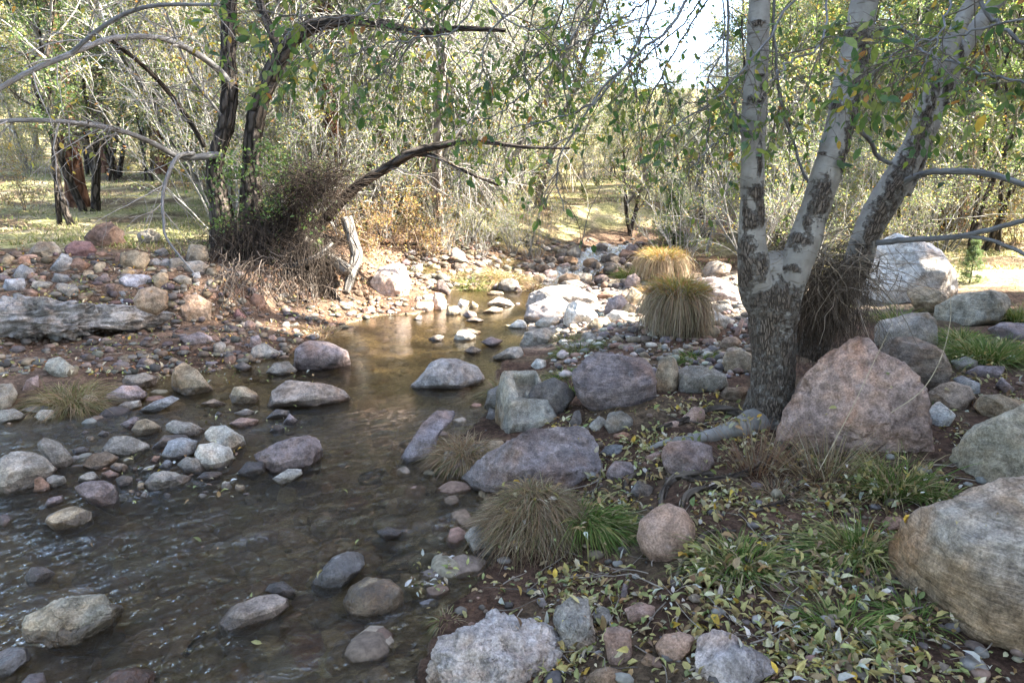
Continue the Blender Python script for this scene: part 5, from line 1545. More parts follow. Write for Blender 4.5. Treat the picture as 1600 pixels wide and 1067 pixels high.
# trees one can name
putpx('pine', 122, 322, .72, 1.0, 'red barked pine trunk in the sunny meadow behind the arching grey limbs')
putpx('dead', 150, 330, .8, 2.0, 'shaggy dark tree right beside the red barked pine in the meadow')
putpx('pine', 528, 352, .62, .4, 'brown pine trunk standing behind the curved dead trunk')
putpx('bare', 692, 384, 1.15, 2.2, 'grey straight tree on top of the shaded far bank')
putpx('bare', 806, 366, .9, .2, 'pale sunlit tree at the edge of the green clearing')
putpx('dead', 985, 366, .55, 2.5, 'low dark trunked tree with pale twigs beyond the cascade')
putpx('dead', 625, 318, .75, .5, 'dark pair of trunks deep in the wood above the sunlit boulder')
putpx('dead', 1098, 372, .55, 4.2, 'dark crooked dead tree beyond the tussocks')
putpx('sapling', 905, 392, .55, 0, 'thin leaning sapling at the corner of the far bank')
putpx('sapling', 822, 400, .8, 1, 'dark thin sapling on the shaded far bank by dead grass')
putpx('sapling', 605, 372, .9, 2, 'slim sapling behind the sunlit boulder')
putpx('pine', 1495, 330, .7, .3, 'pine with a sunlit trunk on the slope behind the white boulder')
putpx('youngpine', 1052, 385, .7, 0, 'young blue green pine behind the rear tussock')
putpx('youngpine', 1515, 442, .27, 0, 'little pale green pine seedling behind the ridged boulders')
putpx('silver', 225, 262, 1.3, 0, 'silvery bright shrub in full sun under the arching limbs')
for i, (u, v, s, l) in enumerate(((755, 402, .42, 'grey twiggy bush on top of the shaded far bank'), (835, 408, .4, 'twiggy bush at the corner of the far bank beside the cascade'), (700, 398, .4, 'low twiggy bush between the orange bushes and the far bank rocks'), (800, 396, .5, 'taller twiggy bush behind dead grass on the far bank'))):
    putpx('thicket', u, v, s, i, l)
put('green', -7.3, 11.2, .75, 1.0, 'dark green leafy tree spreading over the meadow at the picture edge')
for i, (u, v, s, l) in enumerate(((590, 398, 1.1, 'orange leaved bush just behind the curved dead trunk'), (640, 385, 1.2, 'orange yellow bush above the sunlit perched boulder'), (672, 400, .8, 'small orange bush at the edge of the shaded far bank'),
                                  (1530, 372, 1.1, 'rusty orange bush behind the white boulder'), (1585, 385, 1.0, 'dry orange bush at the picture edge behind the ridged boulder'), (40, 330, 1.0, 'low rusty bush in the meadow at the picture edge'), (560, 385, .7, 'small rusty bush on the bank behind the sawn log'))):
    putpx('orange', u, v, s, i, l)
G = {'bare': ('pale bare tree among many in the far wood', 'bare trees of the far wood'), 'thicket': ('grey twiggy shrub among many under the far trees', 'twiggy shrubs of the far wood'),
     'yellow': ('yellow leaved shrub among many in the far wood', 'yellow shrubs of the far wood'), 'green': ('olive green leafy tree among many in the far wood', 'green trees of the far wood'),
     'gold': ('golden leaved tree among many in the far wood', 'golden trees of the far wood'), 'willow': ('tree with hanging bare twigs among many in the far wood', 'weeping trees of the far wood'),
     'sapling': ('slim sapling among many in the far wood', 'saplings of the far wood'), 'dead': ('dark trunked tree among many in the far wood', 'dark trees of the far wood'),
     'pine': ('tall pine among many in the far wood', 'pines of the far wood'), 'fir': ('dense dark fir among many on the slopes', 'firs of the slopes'), 'orange': ('small orange bush among many under the trees', 'orange bushes of the far wood'),
     'silver': ('silvery shrub among many in the far wood', 'silvery shrubs of the far wood')}
rngF = np.random.RandomState(77)
spots = []
def scatter(kind, n, u0, u1, y0, y1, s0, s1, gap=.8, low=False):
    k = t = 0
    while k < n and t < n * 40:
        t += 1
        u = rngF.uniform(u0, u1)
        y = y0 + (y1 - y0) * rngF.rand() ** 1.2
        x = (u - 800) / FPX * y
        du = upstream(np.array([[x, y]]))[0][0]
        d = shore_dist(np.array([[x, y]]))[0]
        if du < 2.0 or d < 1.6 or any((x - a) ** 2 + (y - b) ** 2 < gap * gap for a, b in spots):
            continue
        uu = 800 + x / y * FPX
        if 840 < uu < 1010 and y < 24:
            continue
        if uu < 350 and y < 20 and kind != 'orange':
            continue
        if not low and 850 < uu < 1135 and kind in ('gold', 'green', 'fir', 'pine', 'bare', 'willow', 'dead'):
            continue
        spots.append((x, y))
        put(kind, x, y, rngF.uniform(s0, s1), None, *G[kind])
        k += 1
# behind the cut bank and the meadow
scatter('willow', 9, 480, 860, 12.5, 19, .7, 1.1)
scatter('bare', 11, 250, 860, 13, 24, .7, 1.2)
scatter('thicket', 16, 420, 900, 11.5, 20, .6, 1.0)
scatter('yellow', 12, -100, 880, 17, 26, .6, 1.0)
scatter('gold', 7, -100, 860, 17, 30, .8, 1.2)
scatter('green', 8, -200, 600, 16, 28, .8, 1.3)
scatter('pine', 7, -200, 800, 20, 38, .8, 1.2)
scatter('orange', 10, 500, 900, 11.5, 17, .6, 1.1)
scatter('sapling', 12, 400, 1100, 12, 20, .7, 1.2)
# upstream and on the tree's side
scatter('thicket', 24, 1000, 1650, 9.8, 18, .5, .85)
scatter('bare', 8, 1010, 1600, 13, 26, .6, 1.0)
scatter('willow', 4, 1000, 1200, 15, 24, .5, .8)
scatter('yellow', 9, 1000, 1650, 11, 22, .5, .9)
scatter('green', 9, 1180, 1750, 12, 24, .6, 1.0)
scatter('fir', 5, 1330, 1800, 21, 34, .8, 1.2)
scatter('pine', 5, 1300, 1800, 14, 30, .7, 1.1)
scatter('silver', 5, 900, 1300, 17, 28, .8, 1.2)
# far slopes
scatter('gold', 10, 0, 1600, 32, 60, .9, 1.3, 2)
scatter('green', 10, -100, 850, 30, 60, .9, 1.4, 2)
scatter('fir', 14, -200, 800, 36, 80, .9, 1.3, 2)
scatter('fir', 12, 1150, 1800, 30, 75, .9, 1.3, 2)
scatter('yellow', 14, 850, 1200, 24, 55, .8, 1.3, 1.5)
scatter('gold', 18, 100, 1500, 24, 70, .9, 1.4, 1.5)
scatter('green', 16, -100, 1700, 24, 70, .9, 1.4, 1.5)
scatter('fir', 20, -200, 1800, 40, 110, 1.0, 1.5, 2)
scatter('bare', 14, -50, 1600, 20, 45, .9, 1.3, 1)
scatter('thicket', 22, -50, 1650, 13, 30, .6, 1.1, .8)
scatter('yellow', 16, -50, 1650, 13, 34, .6, 1.0, .8)
scatter('gold', 8, 330, 860, 12, 20, .7, 1.0, .8)
scatter('bare', 12, 300, 900, 12, 20, .7, 1.1, .8)
scatter('thicket', 16, 360, 900, 11, 17, .7, 1.1, .7)
scatter('yellow', 12, 330, 900, 12, 18, .6, .9, .7)
scatter('green', 8, 1200, 1750, 10.5, 18, .6, .9, .8)
scatter('gold', 6, 1000, 1700, 14, 26, .8, 1.1, .8)
scatter('dead', 12, 200, 1000, 13.5, 24, .7, 1.1, .8)
scatter('dead', 7, 1000, 1650, 13, 24, .6, .9, .8)
scatter('willow', 10, 300, 1100, 13, 22, .7, 1.1, .8)
scatter('silver', 5, 150, 800, 17, 26, .8, 1.2, .8)
scatter('green', 12, 150, 860, 12.5, 22, .6, 1.0, .8)
scatter('green', 8, 1140, 1700, 12, 22, .6, .9, .8)
scatter('pine', 6, 200, 860, 15, 28, .7, 1.0, .8)
scatter('green', 10, 850, 1140, 27, 55, .45, .7, 1.5, True)
scatter('gold', 8, 850, 1140, 27, 55, .45, .65, 1.5, True)
scatter('bare', 8, 1000, 1140, 17, 34, .45, .6, 1, True)
scatter('thicket', 10, 850, 1140, 25, 40, .8, 1.1, 1, True)
scatter('yellow', 8, 1010, 1140, 14, 26, .6, .9, .8, True)
# the stand of trees past the picture edge, on the sun's side, that keeps the near creek in shade
SH = [('fir', 'dense fir among several along the near bank past the picture edge', 'firs shading the near creek')]
rngS = np.random.RandomState(4)
for (x, y, s) in ((7.2, 4.0, 1.0), (8.4, 2.2, 1.15), (9.5, 4.3, 1.2), (8.8, .8, 1.2), (10.6, 3.0, 1.3), (11.8, 4.6, 1.3), (6.4, .8, 1.1), (12.8, 3.4, 1.4), (7.6, -.8, 1.2), (10.2, .6, 1.3), (14.2, 4.6, 1.3), (14.4, 2.2, 1.4), (12.4, .6, 1.3), (15.8, 3.6, 1.4), (9, -2, 1.2), (11.5, -1.5, 1.3)):
    put('fir', x, y, s, rngS.uniform(0, 6), SH[0][1], SH[0][2])
for (x, y, s) in ((10.0, 7.0, 1.4), (9.4, 6.0, 1.2), (10.0, 3.4, 1.4), (10.8, 1.2, 1.4), (12.6, 2.4, 1.45), (12.2, 5.6, 1.5), (11.2, 4.6, 1.35), (8.4, 5.3, 1.1)):
    put('tallpine', x, y, s, rngS.uniform(0, 6), 'tall high crowned pine among several past the picture edge', 'pines shading the cut bank')
for (x, y, s) in ((17.5, 22.5, 1.0), (20.5, 26, 1.2), (15.5, 25, .95), (23.5, 29, 1.2), (18.5, 30, 1.1), (26, 33, 1.3)):
    put('fir', x, y, s, rngS.uniform(0, 6), *G['fir'])
# woods behind the viewer and along the near cut bank, which leave only the sky overhead for the shade
for (x, y, s) in ((-9.5, 3.0, 1.0), (-11, 6.0, 1.1), (-12, .2, 1.2), (-9, -2.5, 1.1), (-13, 8.8, 1.1), (-6.5, -5.5, 1.1), (-3, -7, 1.2), (1, -7.5, 1.2), (4.5, -6, 1.1), (7, -4, 1.1), (-10, -6, 1.3), (-14.5, 4, 1.3), (-1, -10, 1.4), (-15, -2, 1.4)):
    put('fir', x, y, s, rngS.uniform(0, 6), 'fir among several closing in the creek behind the viewer', 'firs behind the viewer')
# ---------------------------------------------------------------- concrete chunk, foam
def concrete():
    n = 90
    g = np.linspace(-1, 1, n)
    X, Y = np.meshgrid(g, g)
    hx, hy, H = .17, .25, .20
    z = np.full_like(X, H)
    pocket = (np.maximum(np.abs(X + .12) / .50, np.abs(Y - .28) / .50))
    z -= .085 * sstep(1.0, .84, pocket)
    step = np.maximum(np.abs(X - .05) / .30, np.abs(Y - .12) / .16)
    z += .05 * sstep(1.0, .8, step)
    z -= .12 * sstep(.42, 1.0, X)
    z -= .05 * sstep(-.2, -.8, Y) * sstep(.3, -.3, X)
    edge = np.maximum(np.abs(X), np.abs(Y))
    z -= .03 * sstep(.9, 1.0, edge)
    q = np.c_[X.ravel() * 2, Y.ravel() * 2, z.ravel() * 5]
    z = z + .005 * fbm(q * 2, 4).reshape(n, n)
    ox = X * hx * (1 - .12 * Y) + .007 * fbm(q * 1.5 + 9, 3).reshape(n, n)
    oy = Y * hy + .007 * fbm(q * 1.5 + 19, 3).reshape(n, n)
    top = np.c_[ox.ravel(), oy.ravel(), z.ravel()]
    idx = np.arange(n * n).reshape(n, n)
    F = np.c_[idx[:-1, :-1].ravel(), idx[:-1, 1:].ravel(), idx[1:, 1:].ravel(), idx[1:, :-1].ravel()]
    ring = np.r_[idx[0, :-1], idx[:-1, -1], idx[-1, :0:-1], idx[:0:-1, 0]]
    m = len(ring)
    Vs, Fs, base = [top], [F], ring
    off = n * n
    for k in range(1, 9):
        b = top[ring] * np.array([1 + .01 * k, 1 + .01 * k, 1])
        b[:, 2] = top[ring][:, 2] * (1 - k / 8) - .15 * k / 8
        b[:, :2] += .008 * np.c_[fbm(b * 12, 3), fbm(b * 12 + 7, 3)]
        cur = np.arange(m) + off
        Fs.append(np.c_[base, cur, np.roll(cur, -1), np.roll(base, -1)])
        Vs.append(b)
        base = cur
        off += m
    o = mesh('concrete_chunk', np.vstack(Vs), Fs, M_ROCK)
    p = hit(826, 672)
    o.location = (p[0] + .0, p[1] + .26, .08)
    o.rotation_euler = (R(24), R(4), R(14))
    o.color = (.29, .265, .215, 1)
    o['band'] = 0.0; o['cracked'] = .3; o['wetline'] = 0.0
    tag(o, 'broken concrete chunk with a hollowed square socket, wedged between dark blocks and purple slab', 'concrete chunk')
concrete()

def foam(label, u, v, w, h, n, seed):
    rng = np.random.RandomState(seed)
    V0, F0 = ico(2)
    P = []
    for _ in range(n):
        p = onz(u + rng.normal() * w / 2.5, v + rng.normal() * h / 2.5, .004)
        s = rng.uniform(.002, .007)
        P.append((V0 * s * np.array([1, 1, .7]) + p, F0, np.full((len(V0), 3), .75)))
    V, F, C = merge(P)
    o = mesh('water_foam', V, F, M_STONE, col=C)
    tag(o, label, None, None, 'stuff')
foam('white foam collected against the cracked boulder', 62, 1003, 40, 7, 220, 1)

# ---------------------------------------------------------------- grass
def blades(rng, base, d, L, w, arch, cols, n=6, tipdark=0):
    m = len(base)
    t = np.linspace(0, 1, n)
    P = base[:, None] + d[:, None] * (L[:, None] * t)[..., None]
    g = (arch * L)[:, None] * t ** 2
    P[..., 2] -= g
    hv = d * np.array([1, 1, 0]) + rng.normal(size=(m, 3)) * .15 * np.array([1, 1, 0])
    P += (unit(hv)[:, None] * (.35 * g)[..., None])
    s = unit(np.cross(d, np.array([0, 0, 1.0])) + rng.normal(size=(m, 3)) * .3)
    ww = w[:, None] * (1 - t ** 1.6) * .5 + .0002
    A = P - s[:, None] * ww[..., None]
    B = P + s[:, None] * ww[..., None]
    V = np.stack([A, B], 2).reshape(-1, 3)
    i = (np.arange(m) * 2 * n)[:, None] + np.arange(n - 1)[None] * 2
    F = np.stack([i, i + 1, i + 3, i + 2], -1).reshape(-1, 4)
    return V, F, np.repeat(cols, 2 * n, 0)
GR = [((.095, .15, .03), 5), ((.14, .19, .045), 3), ((.23, .23, .07), 2), ((.36, .30, .14), 2)]
DRY = [((.35, .245, .14), 5), ((.25, .17, .10), 4), ((.38, .32, .21), 2), ((.15, .15, .06), 1.4), ((.28, .17, .09), 1)]
OLV = [((.17, .16, .055), 4), ((.24, .20, .09), 4), ((.12, .13, .045), 3), ((.33, .27, .15), 2)]
def tuft(label, u, v, wpx, hpx, n, pal, arch=.5, lean=.55, bw=.004, name='grass_tuft', up=0.0, toward=None, seed=None, lo=.5, z=None, mess=.25):
    rng = np.random.RandomState(seed or int(u * 3 + v))
    c = hit(u, v) if z is None else onz(u, v, z)
    dist = (c - CAM) @ FW
    w, h = wpx * dist / FPX, hpx * dist / FPX
    r = w * .30 * np.sqrt(rng.rand(n))
    a = rng.uniform(0, 6.283, n)
    b = np.c_[np.cos(a) * r, np.sin(a) * r * .8, np.zeros(n)]
    out = np.c_[np.cos(a), np.sin(a), np.zeros(n)] * (.25 + r / (w * .3 + 1e-6))[:, None]
    d = unit(out * lean + rng.normal(size=(n, 3)) * mess + np.array([0, 0, 1.0]) + (np.array(toward) if toward is not None else 0))
    d[:, 2] = np.abs(d[:, 2])
    gz = height(c[:2] + b[:, :2])
    base = np.c_[c[:2] + b[:, :2], np.maximum(gz, c[2] - .05) - .01 + up * (1 - (r / (w * .3)) ** 2)]
    L = h * rng.uniform(lo, 1.25, n)
    V, F, C = blades(rng, base - c, d, L, bw * rng.uniform(.6, 1.5, n), np.full(n, arch) * rng.uniform(.5, 1.5, n), pick(rng, n, pal, .25))
    o = mesh(name, V, F, M_GRASS, col=C)
    o.location = c
    return tag(o, label, 'grass')
def tussock(label, u, v, wpx, hpx, n, seed):
    rng = np.random.RandomState(seed)
    c = hit(u, v)
    dist = (c - CAM) @ FW
    w, h = wpx * dist / FPX, hpx * dist / FPX
    a = rng.uniform(0, 6.283, n)
    rad = np.c_[np.cos(a), np.sin(a), np.zeros(n)]
    t = np.linspace(0, 1, 9)
    r0 = w * .34 * np.sqrt(rng.rand(n))
    R1 = w * .5 * rng.uniform(.6, 1.2, n) * (1 + .12 * np.sin(a * 3 + seed))
    drop = h * rng.uniform(.35, .78, n)
    top = h * (.70 + .12 * (1 - r0 / (w * .34)))
    rr = r0[:, None] + (R1 - r0)[:, None] * np.sin(np.clip(t * 1.25, 0, 1.2) * math.pi / 2.4)[None]
    zz = top[:, None] + .25 * h * t[None] * (1 - t[None]) * 1.2 - drop[:, None] * t[None] ** 1.7
    zz = np.maximum(zz, .01)
    P = rad[:, None] * rr[..., None] + np.stack([0 * zz, 0 * zz, zz], -1) + rng.normal(size=(n, 1, 3)) * .018
    clump = rng.normal(size=(40, 3)) * np.array([.05, .05, .05])
    ci = ((a / 6.2832) * 40).astype(int) % 40
    P += clump[ci][:, None] * t[None, :, None]
    P[:, :, :2] += (rng.normal(size=(n, 1, 2)) * .05) * (t ** 1.5)[None, :, None]
    s = unit(np.cross(rad, [0, 0, 1.0]) + rng.normal(size=(n, 3)) * .4) * .0022
    k = len(t)
    V = np.stack([P - s[:, None], P + s[:, None]], 2).reshape(-1, 3)
    i = (np.arange(n) * 2 * k)[:, None] + np.arange(k - 1)[None] * 2
    F = np.stack([i, i + 1, i + 3, i + 2], -1).reshape(-1, 4)
    C = np.repeat(pick(rng, n, [((.36, .29, .19), 5), ((.27, .21, .13), 4), ((.45, .38, .27), 2), ((.18, .13, .08), 2)], .2), 2 * k, 0)
    m = n // 2
    a = rng.uniform(0, 6.283, m); r = w * .40 * np.sqrt(rng.rand(m))
    b = np.c_[np.cos(a) * r, np.sin(a) * r, h * (.76 - .16 * (r / (w * .4)) ** 2)]
    d = unit(np.c_[np.cos(a), np.sin(a), np.zeros(m)] * .6 + rng.normal(size=(m, 3)) * .3 + np.array([0, 0, 1]))
    V2, F2, C2 = blades(rng, b, d, h * rng.uniform(.25, .62, m), .007 * rng.uniform(.6, 1.3, m), np.full(m, .4), pick(rng, m, [((.28, .24, .06), 4), ((.17, .18, .05), 3), ((.38, .24, .07), 3), ((.36, .16, .07), 1.5)], .2))
    m = n // 6
    a = rng.uniform(0, 6.283, m)
    b = np.c_[np.cos(a) * w * .2, np.sin(a) * w * .2, np.full(m, h * .7)]
    d = unit(np.c_[np.cos(a), np.sin(a), np.zeros(m)] * rng.uniform(.3, 1.6, (m, 1)) + rng.normal(size=(m, 3)) * .35 + np.array([0, 0, .7]))
    V4, F4, C4 = blades(rng, b, d, h * rng.uniform(.5, 1.0, m), .0035 * rng.uniform(.6, 1.2, m), rng.uniform(.3, 1.3, m), pick(rng, m, DRY, .2), 8)
    n2 = len(V2)
    V2 = np.vstack([V2, V4]); F2 = np.vstack([F2, F4 + n2]); C2 = np.vstack([C2, C4])
    # the old root core the skirt hangs from
    V3, F3 = ico(3)
    V3 = V3 * np.array([w * .36, w * .36, h * .40]) + np.array([0, 0, h * .34])
    e = empty('grass_tussock', c, label, 'grass')
    mesh('dead_skirt', V, F, M_GRASS, e, col=C)
    mesh('new_growth', V2, F2, M_GRASS, e, col=C2)
    mesh('root_core', V3, F3, M_STONE, e, col=np.full((len(V3), 3), (.09, .07, .05)))
tussock('big straw coloured tussock with a hanging skirt and orange green top, nearer the trunk', 1056, 521, 90, 90, 2600, 3)
tussock('straw coloured tussock with a yellow top, behind the bigger one by the cascade', 1034, 440, 72, 54, 1700, 4)
tuft('large dead brown grass mound at the water edge on the purple slab', 838, 806, 250, 44, 7500, DRY + [((.15, .11, .07), 4), ((.16, .16, .06), 1)], .7, .9, .0028, up=.17, z=.12, lo=.3, mess=.9)
tuft('bright green grass spilling over the end of the brown grass mound', 928, 800, 105, 70, 800, GR, .8, .6, .005, toward=(.5, -.3, 0), z=.18)
tuft('brown dry grass on the grey purple fin of rock', 724, 704, 100, 58, 1900, DRY, .8, .8, .0035, z=.06, mess=.6, up=.04)
tuft('olive brown low grass clump at the pool edge', 806, 606, 135, 42, 2400, DRY + OLV, .7, .8, .004, z=.06, mess=.55)
tuft('broad olive grass tuft leaning out over the still shallows', 112, 634, 130, 60, 1500, OLV + DRY, .8, .8, .0045, z=.01, mess=.4)
tuft('spray of green blades combed down beside the ruled purple boulder', 905, 606, 60, 62, 380, GR, .9, .3, .007, toward=(.75, -.5, -.3))
tuft('green tuft beside the round reddish boulder', 1155, 884, 150, 92, 420, GR + [((.35, .30, .16), 3)], .7, .75, .0045)
tuft('green tuft with yellow blades next to the striped boulder', 1330, 865, 150, 92, 460, GR + [((.36, .32, .13), 4)], .75, .75, .0045, toward=(-.35, -.1, 0))
tuft('thin green grass between pale tooth rock and striped boulder', 1315, 985, 150, 85, 260, GR, .7, .9, .0045)
tuft('green blades leaning against the foot of the striped boulder', 1420, 965, 120, 60, 160, GR, .7, .8, .005, toward=(-.5, 0, 0))
tuft('tall green and straw blades at the corner of the pink boulder', 1400, 770, 110, 105, 420, GR + [((.42, .34, .17), 5)], .5, .5, .0042)
tuft('green grass between pink boulder and mossy boulder', 1462, 780, 90, 52, 320, GR, .6, .8, .005)
tuft('lush green grass patch behind the dark brown boulder', 1545, 560, 150, 52, 1500, GR, .5, .7, .006)
tuft('lush green grass patch under the long ridged boulder', 1500, 530, 90, 36, 700, GR, .5, .7, .006)
tuft('green grass at the picture edge beyond the purple flat rock', 1595, 500, 90, 46, 600, GR, .5, .7, .006)
tuft('grass under the brown wedge by the white boulder', 1400, 505, 80, 44, 500, GR, .5, .7, .006)
tuft('green weeds on the gravel near the trunk', 1090, 560, 80, 26, 420, GR, .6, .9, .006)
tuft('green grass patch on the gravel below the tan loaf', 905, 545, 110, 28, 600, GR + OLV, .6, .9, .005)
tuft('small olive tuft at the pool beside the wet slab', 885, 532, 60, 26, 300, OLV, .6, .8, .005)
tuft('sparse green grass beside the white pool rock', 880, 590, 90, 24, 340, GR, .6, .9, .005)
tuft('dry stalks in front of the pink boulder', 1290, 742, 190, 95, 420, DRY, .25, .8, .0028, name='dry_weed')
tuft('reddish bare stalks by the trunk foot', 1180, 735, 110, 95, 200, [((.22, .12, .07), 3), ((.30, .22, .14), 2)], .2, .6, .003, name='dry_weed')
tuft('pale dead grass in front of the leaf drift under the pink boulder', 1210, 770, 160, 44, 500, DRY, .7, 1.0, .003)
tuft('dead brown grass hanging on the shaded far bank', 785, 440, 100, 48, 900, DRY + OLV, .8, .7, .008)
tuft('dead brown grass tuft at the water edge of the far bank', 835, 452, 60, 34, 500, DRY, .8, .7, .008)
tuft('green weeds on the shaded far bank', 740, 450, 50, 28, 300, GR, .6, .8, .007)
tuft('straw at the foot of the root tangle by the water', 505, 520, 90, 34, 500, DRY, .8, .9, .004)
tuft('orange tinted low grass between mauve rock and tussock', 1006, 455, 40, 20, 240, [((.36, .22, .08), 3), ((.3, .26, .1), 2)], .6, .8, .005)
tuft('grass along the cascade edge before the rear tussock', 985, 432, 60, 34, 420, GR, .6, .7, .007)
tuft('green clover like patch at the bottom edge by the tooth rock', 1185, 1062, 70, 24, 160, GR, .4, 1.1, .006)
tuft('wet matted reeds at the creek edge above the bleached slab', 690, 968, 90, 30, 260, DRY + OLV, .9, 1.2, .004, toward=(-.4, .3, -.3), z=.01)

def stalk(label, ctl, r, col):
    a = px(ctl)
    P = np.array([aty(u, v, y) for u, v, y in a])
    q = curve(P, 30)
    o = wood_obj('dry_stalk', [(q, np.linspace(r, r * .4, 30), 5)], col)
    tag(o, label, 'dry stalk')
rngT = np.random.RandomState(3)
for k in range(9):
    tuft('dry grass clump among several on the shaded far bank', rngT.uniform(650, 860), rngT.uniform(398, 446), rngT.uniform(34, 60), rngT.uniform(18, 30), 260, DRY + OLV, .7, .8, .008)['group'] = 'dry clumps of the far bank'
stalk('bent straw stem crossing the face of the pink boulder', '1280,735,2.86 1330,640,2.95 1368,560,3.02 1395,505,3.05', .0022, (.42, .34, .22))
stalk('long curved straw leaning right before the pink boulder', '1392,645,2.85 1440,610,2.83 1470,560,2.85 1485,500,2.9 1484,450,2.95', .0022, (.40, .33, .22))
stalk('bent yellow straw in front of the striped boulder', '1425,985,2.05 1464,950,2.03 1472,905,2.03 1467,900,2.03', .002, (.45, .36, .16))
stalk('white dead stem arching before the striped boulder', '1490,943,1.95 1530,985,1.92 1580,1012,1.9 1640,1020,1.9', .0018, (.5, .47, .4))
stalk('dry stem lying across the brown loaf rock', '338,944,2.32 375,935,2.34 410,927,2.36 432,930,2.36', .003, (.34, .25, .14))

# meadow and clearing
def ground_blades(name, label, n, box, ok, Lr, w, pal, seed):
    rng = np.random.RandomState(seed)
    y = rng.uniform(box[2], box[3], n) if box[3] < 12 else box[2] + (box[3] - box[2]) * rng.rand(n) ** 1.5
    u = rng.uniform(box[0], box[1], n)
    x = (u - 800) / FPX * y
    P = np.c_[x, y]
    k = ok(P, rng)
    P = P[k]; n = len(P)
    z = height(P)
    d = unit(rng.normal(size=(n, 3)) * .45 + np.array([0, 0, 1.0]))
    L = rng.uniform(*Lr, n)
    V, F, C = blades(rng, np.c_[P, z - .005], d, L, w * rng.uniform(.6, 1.4, n) * (.4 + P[:, 1] / 12), np.full(n, .35), pick(rng, n, pal, .25), 3)
    tag(mesh(name, V, F, M_GRASS, col=C), label, None, None, 'stuff')
def ok_meadow(P, rng):
    d = shore_dist(P); s = side(P); du = upstream(P)[0]
    n = fbm(np.c_[P * .6, np.zeros(len(P))], 2)
    return (d > np.where(s < 0, 2.3, 3.0)) & (du > 1.2) & (rng.rand(len(P)) < sstep(-.5, .3, n)) & ((s < 0) | (P[:, 1] > 9.5))
ground_blades('meadow_grass', 'short green and straw grass of the meadow and clearing', 60000, (-80, 1680, 8.5, 30), ok_meadow, (.05, .16), .012,
              [((.17, .20, .06), 4), ((.27, .27, .10), 4), ((.44, .38, .22), 6), ((.12, .15, .05), 1)], 1)
def ok_bank(P, rng):
    d = shore_dist(P); s = side(P)
    n = fbm(np.c_[P * 1.7, np.zeros(len(P)) + 4], 2)
    return (d > .25) & (s > 0) & (rng.rand(len(P)) < .12 + .7 * sstep(.05, .4, n))
ground_blades('bank_grass', 'thin scattered grass in the leaves of the tree bank', 5000, (700, 1700, 1.7, 8), ok_bank, (.03, .10), .004, GR + DRY, 2)

# ---------------------------------------------------------------- pebbles and small gravel
def pebbles(name, label, n, pts_fn, sr, pal, seed, sink=.3, level=2):
    rng = np.random.RandomState(seed)
    P = pts_fn(rng, n)
    n = len(P)
    V0, F0 = ico(level)
    s = sr[0] + (sr[1] - sr[0]) * rng.rand(n) ** 2.5
    sc = s[:, None] * rng.uniform([.75, .75, .4], [1.3, 1.3, .8], (n, 3))
    a = rng.uniform(0, 6.283, n)
    Vn = V0[None] * (1 + .25 * rng.normal(size=(n, len(V0), 1)) * (.4 if level > 1 else .5))
    Vn = Vn * sc[:, None]
    ca, sa = np.cos(a)[:, None], np.sin(a)[:, None]
    V = np.stack([Vn[..., 0] * ca - Vn[..., 1] * sa, Vn[..., 0] * sa + Vn[..., 1] * ca, Vn[..., 2]], -1)
    V[..., 2] += (sc[:, 2] * (1 - 2 * sink))[:, None]
    V += P[:, None]
    F = (F0[None] + (np.arange(n) * len(V0))[:, None, None]).reshape(-1, 3)
    C = np.repeat(pick(rng, n, pal, .25), len(V0), 0)
    tag(mesh(name, V.reshape(-1, 3), F, M_STONE, col=C), label, None, None, 'stuff')
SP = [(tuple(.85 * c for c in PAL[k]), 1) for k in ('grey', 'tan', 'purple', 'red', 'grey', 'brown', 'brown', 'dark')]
def pix_pts(boxes, cond):
    def f(rng, n):
        P = []
        b = np.array(boxes, float)
        y = None
        w = (b[:, 2] - b[:, 0]) * (b[:, 3] - b[:, 1])
        k = rng.choice(len(b), n, p=w / w.sum())
        P = hits(rng.uniform(b[k, 0], b[k, 2]), rng.uniform(b[k, 1], b[k, 3]))
        return P[cond(P)]
    return f
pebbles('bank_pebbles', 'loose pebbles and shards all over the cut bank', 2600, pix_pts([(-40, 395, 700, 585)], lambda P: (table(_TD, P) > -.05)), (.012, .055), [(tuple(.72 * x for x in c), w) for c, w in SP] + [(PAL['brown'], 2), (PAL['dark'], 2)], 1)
pebbles('gravel_pebbles', 'small gravel on the sunlit bar round the tussocks', 1500, pix_pts([(860, 430, 1190, 590)], lambda P: (table(_TD, P) > -.05)), (.012, .05), SP + [(PAL['pale'], 2)], 2)
pebbles('mud_pebbles', 'small pebbles pressed into the mud of the tree bank', 500, pix_pts([(720, 640, 1600, 1067), (1450, 540, 1600, 650)], lambda P: (table(_TD, P) > .05)), (.006, .028), SP, 3)
pebbles('creek_bed_stones', 'stones lying under water on the creek bed', 1500, pix_pts([(-60, 560, 760, 1067), (480, 460, 830, 600)], lambda P: (table(_TD, P) < -.08)), (.015, .085), SP + [(PAL['brown'], 3), (PAL['tan'], 2)], 4, .35)
pebbles('far_bank_stones', 'small stones covering the far bank and the cascade sides', 1100, pix_pts([(630, 375, 1010, 455)], lambda P: (table(_TD, P) > -.05)), (.02, .085), SP + [(PAL['dark'], 3)], 6)
pebbles('bar_pebbles', 'pebbles filling the gaps of the gravel bar', 420, pix_pts([(60, 660, 420, 775)], lambda P: P[:, 2] > -.12), (.012, .045), SP, 5, .1)

